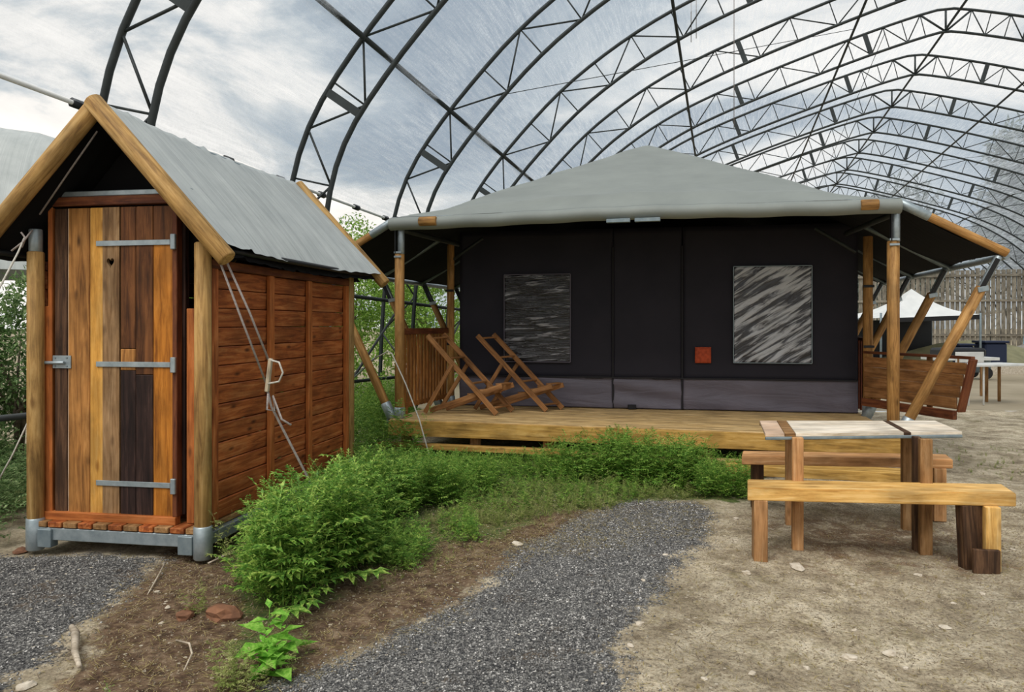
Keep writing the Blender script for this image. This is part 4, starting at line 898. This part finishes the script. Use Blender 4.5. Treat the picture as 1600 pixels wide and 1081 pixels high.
scatter('weeds', keep(rnd_in([(1085, 775), (1175, 778), (1190, 745), (1080, 742)], 110, hpx(ip([1080, 1120, 1150, 1190], [715, 700, 700, 715]), .4))), M['weed'], 'clump of dark green weeds left of the benches', kinds=('herb',))
scatter('low_weeds', keep(rnd_in([(600, 860), (700, 825), (790, 815), (880, 800), (990, 785), (1090, 775), (1080, 745), (760, 760)], 800, U(.04, .15))), M['weed2'], 'low yellowish weeds at the edge of the gravel path', kinds=('small', 'grass', 'herb'))
scatter('low_weeds', keep(rnd_in([(700, 800), (820, 800), (960, 785), (1080, 765), (1070, 745), (760, 748)], 260, U(.06, .2))), M['weed'], 'scattered fresh green weeds among the yellowish ones before the deck', kinds=('small', 'herb'))
scatter('low_weeds', keep(rnd_in([(540, 930), (700, 880), (800, 830), (900, 800), (760, 800), (600, 860)], 130, U(.03, .08))), M['weed2'], 'sparse tiny weeds on the brown soil beside the gravel', kinds=('small', 'grass'))
scatter('broad_leaved_weed', [gpt(418, 1032)+(.26,), gpt(440, 1020)+(.22,), gpt(400, 1040)+(.2,), gpt(428, 1045)+(.18,), gpt(412, 1048)+(.16,)], M['broad'], 'bright broad-leaved weed at the bottom edge of the weed patch', 'weed', ('broad',), wf=1.3)
scatter('seedling_weeds', [gpt(x, y)+(h,) for x, y, h in ((360, 1070, .22), (350, 1050, .16), (375, 1060, .2), (395, 1065, .2), (340, 1075, .15), (365, 1040, .15), (385, 1078, .16), (410, 1075, .14), (450, 1040, .15), (480, 1010, .15), (370, 1078, .2), (352, 1062, .2))], M['weed2'], 'small pale green seedlings at the bottom left of the weeds', 'weeds', ('small', 'herb'))
scatter('small_weed', [gpt(312, 960)+(.18,), gpt(318, 955)+(.16,), gpt(305, 958)+(.15,)], M['weed2'], 'small grey-green weed before the reddish stones', 'weed', ('herb',))
scatter('stray_weed', [gpt(168, 1095)+(.10,), gpt(172, 1092)+(.1,)], M['weed'], 'tiny bright weed at the lower left edge of the picture', 'weed', ('small',))
scatter('weeds', keep(rnd_in([(-500, 900), (-10, 858), (44, 845), (40, 760), (20, 730), (-400, 740)], 300, U(.25, .6))), M['bushd'], 'shaded weeds left of the hut front post', kinds=('herb', 'small'))
scatter('weeds', [q for q in keep(rnd_in([(552, 745), (640, 722), (640, 640), (590, 625), (540, 660)], 260, U(.3, .7))) ], M['weed'], 'fresh green weeds between the hut rear post and the tent', kinds=('herb', 'small'))
scatter('dry_tufts', rnd_in([(1000, 1080), (1600, 1080), (1600, 720), (1480, 740), (1200, 860), (1050, 900)], 150, U(.02, .05)), M['dry'], 'short dry grass tufts scattered over the sand on the right', 'grass', ('grass',))
scatter('green_tufts', rnd_in([(1400, 730), (1600, 745), (1600, 700), (1480, 690)], 90, U(.04, .10)), M['weed2'], 'faint green tufts on the sand right of the benches', 'grass', ('grass', 'small'))
def bush(name, label, cat, u, v, rad, hh, n, m, ls=.09, base=0, group=None, trunk=True, loc=None, seed=0):
    r = np.random.RandomState(seed+int(abs(u*13+v*7))); c0 = loc if loc is not None else hall(u, v, 0); root = thing(name, label, cat, (c0[0], c0[1], -.03), 0, group)
    nb_ = 16; bc = np.c_[r.normal(0, rad*.42, nb_), r.normal(0, rad*.42, nb_), base+r.uniform(.15, .95, nb_)*(hh-base)]; br = rad*r.uniform(.28, .55, nb_)
    k = r.randint(0, nb_, n); d = r.normal(size=(n, 3)); d /= np.linalg.norm(d, axis=1, keepdims=True); rr = br[k]*r.uniform(.55, 1.08, n)
    C = bc[k]+d*rr[:, None]; C[:, 2] = np.maximum(C[:, 2], .02); D = d*.6+r.normal(size=(n, 3))*.7; U_ = r.normal(size=(n, 3))*.6+[0, 0, 1]
    V, Q = leafs(C, D, U_, ls*r.uniform(.6, 1.3, n), ls*.42*r.uniform(.7, 1.2, n)); o = add_mesh_np('foliage', V, Q, m, root); o['kind'] = 'stuff'
    ds = [tube_data([Vector((0, 0, -.1)), Vector((r.normal(0, .05), r.normal(0, .05), hh*.3)), Vector(bc[i])], [.05*hh/3, .03*hh/3, .008], 6) for i in range(0, nb_, 2)]
    vs, fs = merge(*ds); me = mesh('stems', vs, fs, M['bark'], True); s_ = bpy.data.objects.new('stems', me); COL.objects.link(s_); s_.parent = root; return root
bl = [(-7.6, 10.0, 1.2, 2.5), (-7.5, 12.4, 1.3, 3.0), (-8.0, 14.8, 1.5, 3.3), (-7.6, 17.4, 1.5, 3.9), (-8.4, 20.3, 1.7, 4.3), (-7.8, 23.5, 1.7, 4.0), (-8.4, 27.5, 2.0, 4.3)]
for i, (u, v, rd, hh) in enumerate(bl):
    bush('leafy_bush', 'light green leafy bush left of the open hall side, %s from the hut' % ['first', 'second', 'third', 'fourth', 'fifth', 'sixth', 'seventh'][i], 'bush', u, v, rd, hh, 9000 if v < 18 else 6000, M['bush'], .11 if v < 18 else .14, group='bushes along the left side of the hall', seed=i)
for i, (u, v, rd, hh) in enumerate([(-6.6, 3.0, .7, 1.55), (-6.9, 4.4, .8, 1.75), (-7.3, 6.2, .9, 1.9), (-8.6, 5.0, 1.2, 2.0), (-6.4, 1.9, .6, 1.3)]):
    bush('silvery_bush', ['silvery shrub at the left edge, second nearest to the camera', 'silvery shrub right beside the left post of the hut', 'silvery shrub behind the hut left side', 'tall silvery shrub farthest back at the left edge', 'low silvery shrub at the left edge nearest to the camera'][i], 'bush', u, v, rd, hh, 8000, M['bushd'], .075, group='shrubs left of the hut', seed=i+30)
for i, (u, v, rd, hh) in enumerate([(-6.5, 8.0, .5, .9), (-6.3, 9.4, .6, 1.0), (-6.4, 10.9, .6, 1.0)]):
    bush('low_bush', ['nearest low green bush between the hut rear post and the tent strut', 'middle low green bush between the hut and the tent', 'farthest low green bush, behind the tent strut'][i], 'bush', u, v, rd, hh, 4000, M['bush'], .07, group='low bushes between hut and tent', seed=i+60)
for i, (x, y, rd, hh) in enumerate([(-14.5, 6.5, 1.6, 2.4), (-20, 20, 3, 3.2), (-11, 22, 3, 3.4)]):
    bush('hedge', ['dark hedge at the left edge, nearest one behind the shrubs', 'dark hedge farthest left beyond the grey tent', 'dark hedge beyond the grey tent and closest to the hut'][i], 'hedge', 0, 0, rd, hh, 5000, M['bushd'], .2, group='dark hedges on the far left', loc=(x, y, 0), seed=i+80)
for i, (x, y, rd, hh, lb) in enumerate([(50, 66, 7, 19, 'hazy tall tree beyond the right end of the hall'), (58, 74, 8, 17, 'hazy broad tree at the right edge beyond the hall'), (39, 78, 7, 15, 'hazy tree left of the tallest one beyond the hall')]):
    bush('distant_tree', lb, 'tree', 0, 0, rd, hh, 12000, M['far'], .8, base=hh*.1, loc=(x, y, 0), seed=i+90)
# ------------------------------------------------------------------ neighbouring tent far left
NT = thing('neighbour_tent', 'long grey canvas tent roof behind the hut at the left edge', 'tent', (-10.5, 12.5, 0))
def nroof():
    vs = []; fs = []; n = 26; m_ = 18; prof = []
    for i in range(n+1):
        f = i/n; prof.append((f, math.sin(f*math.pi)**.75))
    W_ = n+1
    for j in range(m_+1):
        g = j/m_
        for f, z in prof:
            A = Vector((-14.5, 10.2, 0)).lerp(Vector((-7.2, 13.8, 0)), g); w = 3.4; drop = .35*g+.3*g**4
            vs.append(A+Vector((-.35*w*(f-.5), w*(f-.5), 2.35+z*(2.95-drop)+.03*math.sin(g*40)*z)))
    for j in range(m_):
        for i in range(n): a = j*(n+1)+i; fs.append((a, a+1, a+n+2, a+n+1))
    o = obj('roof_canvas', vs, fs, M['canvas_hut'], NT, True); ul = o.data.uv_layers.new(name='UVMap'); vi = np.array([l.vertex_index for l in o.data.loops]); ul.data.foreach_set('uv', np.c_[(vi//W_)/m_*1.5, (vi % W_)/n].ravel()); return o
nroof()
for g in (0.1, .4, .7, .98):
    for w in (-1.5, 1.5): A = Vector((-14.5, 10.2, 0)).lerp(Vector((-7.2, 13.8, 0)), g)+Vector((-.35*w, w, 0)); pole('post', A, A+Vector((0, 0, 2.55)), .05, M['galv'], NT, 10)
# ------------------------------------------------------------------ far right background
fn = thing('plank_fence', 'tall weathered grey plank fence behind the white marquee', 'fence', (24, 38, 0))
fa, fb = Vector((18.1, 42.0, 0)), Vector((32.2, 37.4, 0)); nf = 62; fd = (fb-fa)/nf
fm = [box_mesh(4.4, .19, .03, M['fence']), box_mesh(4.3, .19, .03, M['fence'])]
for k in range(nf):
    p = fa+fd*(k+.5); z = 4.35+.12*R.random(); beam('board', p+Vector((0, R.uniform(-.02, .02), 0)), p+Vector((0, 0, round(z, 1))), .195, .03, M['fence'], fn, up=(fd.y, -fd.x, 0))
for z in (.9, 2.75, 4.1): beam('rail', fa+Vector((0, -.06, z)), fb+Vector((0, -.06, z)), .06, .12, M['fence'], fn)
mq = thing('white_marquee', 'white pointed marquee tent between the right porch posts and the fence', 'tent', (15.4, 28.5, 0))
cx, cy, hw_ = 15.4, 28.5, 1.75; pk = Vector((cx, cy, 2.85)); e4 = [Vector((cx-hw_-.3, cy-hw_, 1.72)), Vector((cx+hw_-.2, cy-hw_, 1.85)), Vector((cx+hw_, cy+hw_, 1.85)), Vector((cx-hw_, cy+hw_, 1.85))]
vs = [pk]+e4; fs = []
vs2 = []
for i in range(4):
    a, b_ = e4[i], e4[(i+1) % 4]; k0 = len(vs2); nn_ = 8
    for r_ in range(nn_+1):
        f = r_/nn_
        for q_ in range(nn_+1): g = q_/nn_; e = a.lerp(b_, g); p = pk.lerp(e, f); p = p-Vector((0, 0, .22*math.sin(math.pi*f)+.06*math.sin(math.pi*g)*f)); vs2.append(p)
    for r_ in range(nn_):
        for q_ in range(nn_): z = k0+r_*(nn_+1)+q_; fs.append((z, z+1, z+nn_+2, z+nn_+1))
obj('roof_cloth', vs2, fs, M['marq'], mq, True)
for e in e4: pole('pole', Vector((e.x, e.y, 0)), Vector((e.x, e.y, 1.9)), .04, M['galv_d'], mq, 8)
beam('dark_side', Vector((cx-hw_, cy+hw_-.05, .85)), Vector((cx+hw_, cy+hw_-.05, .85)), .02, 1.6, M['black'], mq)
for i in (0, 1): a, b_ = e4[i], e4[i+1]; beam('valance', a-Vector((0, 0, .1)), b_-Vector((0, 0, .1)), .02, .16, M['marq'] if i == 1 else M['black'], mq)
wt = thing('white_table', 'white folding table with thin legs on the sand right of the tent', 'table', (8.8, 14.2, 0))
tz = .72; wp0 = Vector((8.45, 14.0, tz)); wp1 = Vector((9.75, 14.35, tz))
beam('tabletop', wp0, wp1, .62, .04, M['white'], wt)
for f in (.04, .30): 
    for dy in (-.25,): p = wp0.lerp(wp1, f)+Vector((0, dy, 0)); pole('leg', Vector((p.x, p.y, -.02)), p, .016, M['white'], wt, 8)
for f in (.62, .85): p = wp0.lerp(wp1, f)+Vector((0, .2, 0)); pole('leg', Vector((p.x, p.y, -.02)), p, .03, M['leg_grey'], wt, 8)
wb = thing('white_board', 'white upright board standing on the far side of the white table', 'board', (9.2, 15.6, 0))
beam('panel', Vector((9.3, 15.5, .80)), Vector((9.95, 15.6, .80)), .03, .22, M['white'], wb); beam('foot', Vector((9.35, 15.5, -.02)), Vector((9.35, 15.5, .8)), .04, .04, M['leg_grey'], wb); beam('foot', Vector((9.9, 15.6, -.02)), Vector((9.9, 15.6, .8)), .04, .04, M['leg_grey'], wb)
lw_ = box_data(Matrix.Translation(Vector((16.5, 22.5, .12))), 14, .35, .35); o = obj('pale_kerb', *lw_, M['stone']); tag(o, 'long pale kerb across the sand behind the white table', 'kerb')
gm_ = plain('mossy_earth', '#8b8767', .95, 0, '#6e6c50', 2, .5)
def mound(name, x, y, rx, ry, h_, m, label, seed):
    r = random.Random(seed); vs = []; fs = []; n1_, n2_ = 24, 8; ph = [r.uniform(0, 6) for _ in range(5)]
    for j in range(n2_+1):
        f = j/n2_
        for i in range(n1_):
            a = 2*math.pi*i/n1_; k = 1+.12*math.sin(3*a+ph[0])+.07*math.sin(7*a+ph[1]); vs.append(Vector((x+rx*f*k*math.cos(a), y+ry*f*k*math.sin(a), h_*(math.cos(f*math.pi)*.5+.5)*(1+.15*math.sin(5*a+ph[2]+f*6))-.05)))
    for j in range(n2_):
        for i in range(n1_): a = j*n1_+i; b_ = j*n1_+(i+1) % n1_; fs.append((a, a+n1_, b_+n1_, b_))
    o = obj(name, vs, fs, m, None, True); tag(o, label, 'heap'); return o
mound('earth_heap', 18, 29, 5, 2.2, .8, gm_, 'grey-brown earth heap before the plank fence', 1); mound('earth_heap', 24, 32, 5, 2, .9, plain('rubble', '#9b958a', .95, 0, '#77726a', 6, .6), 'grey rubble heap at the right edge before the fence', 2)
def bin_(x, y, w, h_, m, label, name='storage_bin'):
    r = thing(name, label, 'bin', (x, y, 0)); beam('body', Vector((x, y, 0)), Vector((x, y, h_)), w*.9, w*.8, m, r, bev=.05); beam('lid', Vector((x-w/2, y, h_+.04)), Vector((x+w/2, y, h_+.04)), w*.9, .08, m, r, bev=.02); 
bin_(16.6, 27.2, .6, .7, M['navy'], 'dark blue storage bin left of its neighbour before the fence'); bin_(17.6, 27.2, .9, .8, M['navy'], 'dark blue storage bin right of its neighbour before the fence')
ct_ = thing('small_cart', 'low white trolley with dark load behind the swung out plank panel', 'trolley', (12.4, 20.4, 0)); beam('platform', Vector((11.5, 20.4, .55)), Vector((13.2, 20.4, .55)), .8, .08, M['white'], ct_); beam('load', Vector((11.7, 20.4, .72)), Vector((12.9, 20.4, .72)), .7, .24, M['black'], ct_, bev=.06)
for x in (11.8, 12.9):
    for y in (20.1, 20.7): pole('wheel', Vector((x, y-.04, .16)), Vector((x, y+.04, .16)), .16, M['black'], ct_)
    beam('axle_post', Vector((x, 20.4, .16)), Vector((x, 20.4, .52)), .6, .06, M['galv_d'], ct_)
o = obj('blue_strap', *box_data(Matrix.Translation(Vector((24.6, 35.2, 1.5))) @ Matrix.Rotation(.12, 4, 'Y'), .28, .04, 3.0), M['blue']); tag(o, 'pale blue strap hanging against the fence at the right edge', 'strap')
# ------------------------------------------------------------------ stones, stick and grit
def stone(px, py, d, m, label, grp=None, seed=0, flat=.6, el=1.3, name='stone'):
    r = random.Random(seed); bm = bmesh.new(); bmesh.ops.create_icosphere(bm, subdivisions=2, radius=1); x, y = gpt(px, py)
    ph = [r.uniform(0, 6) for _ in range(6)]
    for v in bm.verts:
        c_ = v.co; k = 1+.22*math.sin(3*c_.x+ph[0])*math.cos(2.5*c_.y+ph[1])+.14*math.sin(5*c_.z+ph[2]+2*c_.x)+r.uniform(-.07, .07); v.co = Vector((c_.x*k*el, c_.y*k, c_.z*k*flat))*d
    me = bpy.data.meshes.new(name); bm.to_mesh(me); bm.free(); me.materials.append(m); o = bpy.data.objects.new(name, me); COL.objects.link(o)
    o.location = (x, y, float(hgt(np.array(x), np.array(y)))+d*flat*.35); o.rotation_euler = (0, 0, r.uniform(0, 3)); tag(o, label, 'stone', grp); return o
stone(350, 962, .072, M['rstone'], 'large reddish stone under the edge of the weeds', seed=1, el=1.5); stone(290, 962, .045, M['rstone'], 'smaller reddish stone left of the large one', seed=2)
stone(100, 858, .05, M['rstone'], 'reddish stone under the hut front left corner', seed=3) if False else stone(32, 858, .04, M['rstone'], 'reddish stone beside the hut left foot sleeve', seed=3)
stone(1390, 1016, .026, M['stone'], 'pale stone, right of the near pair on the sand', seed=4); stone(1328, 1020, .026, M['stone'], 'pale stone, left of the near pair on the sand', seed=5); stone(1245, 880, .035, M['stone'], 'jagged pale stone between the bench legs', seed=6, el=1.7)
stone(1167, 893, .022, M['stone'], 'pale stone by the left bench leg', seed=7); stone(1476, 968, .028, M['stone'], 'flat pale stone, middle right on the sand', seed=8, flat=.35); stone(40, 1066, .03, M['stone'], 'pale stone at the lower left corner', seed=9); stone(808, 845, .03, M['stone'], 'pale stone at the edge of weeds and gravel', seed=10)
for i, (px, py, d) in enumerate([(1260, 1032, .014), (1175, 1048, .014), (1435, 897, .018), (1535, 925, .015), (1330, 905, .014), (1000, 975, .02), (1490, 935, .013), (1415, 1035, .012), (1335, 978, .012), (1582, 856, .015), (245, 924, .012), (262, 952, .013), (252, 972, .012), (175, 922, .01), (1005, 902, .013), (1040, 865, .014), (1150, 812, .02), (985, 1010, .014), (1100, 1060, .012), (1500, 1000, .01)]):
    stone(px, py, d, M['stone'], 'tiny pale pebble lying on the bare earth', 'tiny pale pebbles on the earth', 20+i)
st_ = tube('dead_stick', [Vector((*gpt(112, 992), .04)), Vector((*gpt(118, 1000), .035)), Vector((*gpt(117, 1025), .02)), Vector((*gpt(124, 1046), .015))], [.014, .019, .015, .010], M['stick'], None, 8); tag(st_, 'short bleached stick lying on the soil at lower left', 'stick')
s2 = tube('root_twig', [Vector((*gpt(258, 884), .02)), Vector((*gpt(250, 900), .02)), Vector((*gpt(236, 922), .01)), Vector((*gpt(228, 930), -.01))], [.006, .006, .004, .002], M['stick'], None, 6); tag(s2, 'thin curved root before the hut doorstep', 'twig')
s3 = tube('root_twig', [Vector((*gpt(275, 1000), .0)), Vector((*gpt(296, 1012), .02)), Vector((*gpt(300, 1028), .02)), Vector((*gpt(287, 1048), .0))], [.004, .005, .005, .003], M['stick'], None, 6); tag(s3, 'thin hooked twig on the brown soil left of the seedlings', 'twig')
s4 = tube('root_twig', [Vector((*gpt(325, 880), .0)), Vector((*gpt(352, 872), .02)), Vector((*gpt(366, 868), .02))], [.005, .006, .004], M['stick'], None, 6); tag(s4, 'pale root sticking out beside the hut right foot sleeve', 'twig')
# loose gravel as real grains
def grit(name, polys, n, size, m, label, cat='gravel'):
    out = []
    for P in polys:
        xs = [p[0] for p in P]; ys = [p[1] for p in P]; X = rs.uniform(min(xs), max(xs), n*3); Y = rs.uniform(max(2.6, min(ys)), max(ys), n*3); sd = poly_sd(P, X, Y)+.10*noise2(X, Y, 3, 5)+rs.normal(0, .05, n*3)
        ok = (sd > 0) & (Y < 9) & (np.abs(X/Y) < .78); X = X[ok][:n]; Y = Y[ok][:n]; out.append(np.c_[X, Y])
    P = np.concatenate(out); n = len(P); base = np.array([(1, 0, 0), (-1, 0, 0), (0, 1, 0), (0, -1, 0), (0, 0, 1), (0, 0, -1)], float); tri = np.array([(0, 2, 4), (2, 1, 4), (1, 3, 4), (3, 0, 4), (2, 0, 5), (1, 2, 5), (3, 1, 5), (0, 3, 5)])
    sz = size*rs.uniform(.4, 1.3, n); B = base[None]*sz[:, None, None]*rs.uniform(.6, 1.3, (n, 6, 1)); a = rs.uniform(0, 6.28, n); c_, s_ = np.cos(a)[:, None], np.sin(a)[:, None]
    V = np.stack([B[..., 0]*c_-B[..., 1]*s_+P[:, :1], B[..., 0]*s_+B[..., 1]*c_+P[:, 1:], B[..., 2]*.7+(hgt(P[:, 0], P[:, 1])+.3*sz*.5)[:, None]], -1).reshape(-1, 3)
    Q = (tri[None]+np.arange(n)[:, None, None]*6).reshape(-1, 3); o = add_mesh_np(name, V, Q, m); tag(o, label, cat, kind='stuff'); return o
gmat, t_, b_ = mat('gravel_grain'); v_ = N(t_, 'ShaderNodeTexVoronoi'); v_.inputs['Scale'].default_value = 90; L(t_, coords(t_, (1, 1, 1), False).outputs[0], v_.inputs[0]); s_c = N(t_, 'ShaderNodeSeparateColor'); L(t_, v_.outputs['Color'], s_c.inputs[0])
r_ = ramp(t_, [(0, '#444445'), (.6, '#757370'), (.9, '#95938f'), (1, '#d2cfca')]); L(t_, s_c.outputs[0], r_.inputs[0]); L(t_, r_.outputs[0], b_.inputs['Base Color']); b_.inputs['Roughness'].default_value = .9
grit('loose_gravel', [gravelA], 30000, .007, gmat, 'dark grey loose gravel on the path'); grit('loose_gravel', [gravelB], 12000, .007, gmat, 'dark grey loose gravel before the hut door')
smat = plain('sand_grain', '#b0a188', .95, 0, '#5d4f3e', 60)
sandP = G((985, 1200), (965, 1010), (1050, 900), (1130, 800), (1300, 770), (1700, 780), (1900, 1200))
grit('loose_grit', [sandP], 24000, .0045, smat, 'pale and dark grit scattered on the sand', 'grit'); grit('loose_grit', [soilA], 7000, .006, smat, 'crumbs of earth and grit on the brown soil', 'grit')

# straw, bits of root and dry stalks lying flat
def straw(name, P, n, m, label, ln=(.02, .09)):
    xs = [p[0] for p in P]; ys = [p[1] for p in P]; X = rs.uniform(min(xs), max(xs), n*4); Y = rs.uniform(max(2.6, min(ys)), max(ys), n*4); sd = poly_sd(P, X, Y)+.2*noise2(X, Y, 9, 4)+rs.normal(0, .08, n*4)
    ok = (sd > 0) & (np.abs(X/Y) < .8); X = X[ok][:n]; Y = Y[ok][:n]; k = len(X); a = rs.uniform(0, 6.28, k); D = np.c_[np.cos(a), np.sin(a), rs.normal(.02, .12, k)]; C = np.c_[X, Y, hgt(X, Y)+.004]
    V, Q = leafs(C, D, np.tile([0, 0, 1.], (k, 1)), rs.uniform(*ln, k), rs.uniform(.0015, .004, k), .05); o = add_mesh_np(name, V, Q, m); tag(o, label, 'straw', kind='stuff')
straw('dry_straw', soilA, 9000, M['dry'], 'bits of dry straw lying on the brown soil'); straw('dry_straw', sandP, 5000, M['dry'], 'thin dry stalks lying on the sand'); straw('root_bits', sandP, 2600, M['bark'], 'dark bits of root lying on the sand')
straw('root_bits', soilA, 4000, M['bark'], 'dark root bits lying on the brown soil'); straw('dry_straw', G((560, 900), (1120, 830), (1120, 760), (700, 790)), 5000, M['dry'], 'dry straw between the low weeds and the gravel')
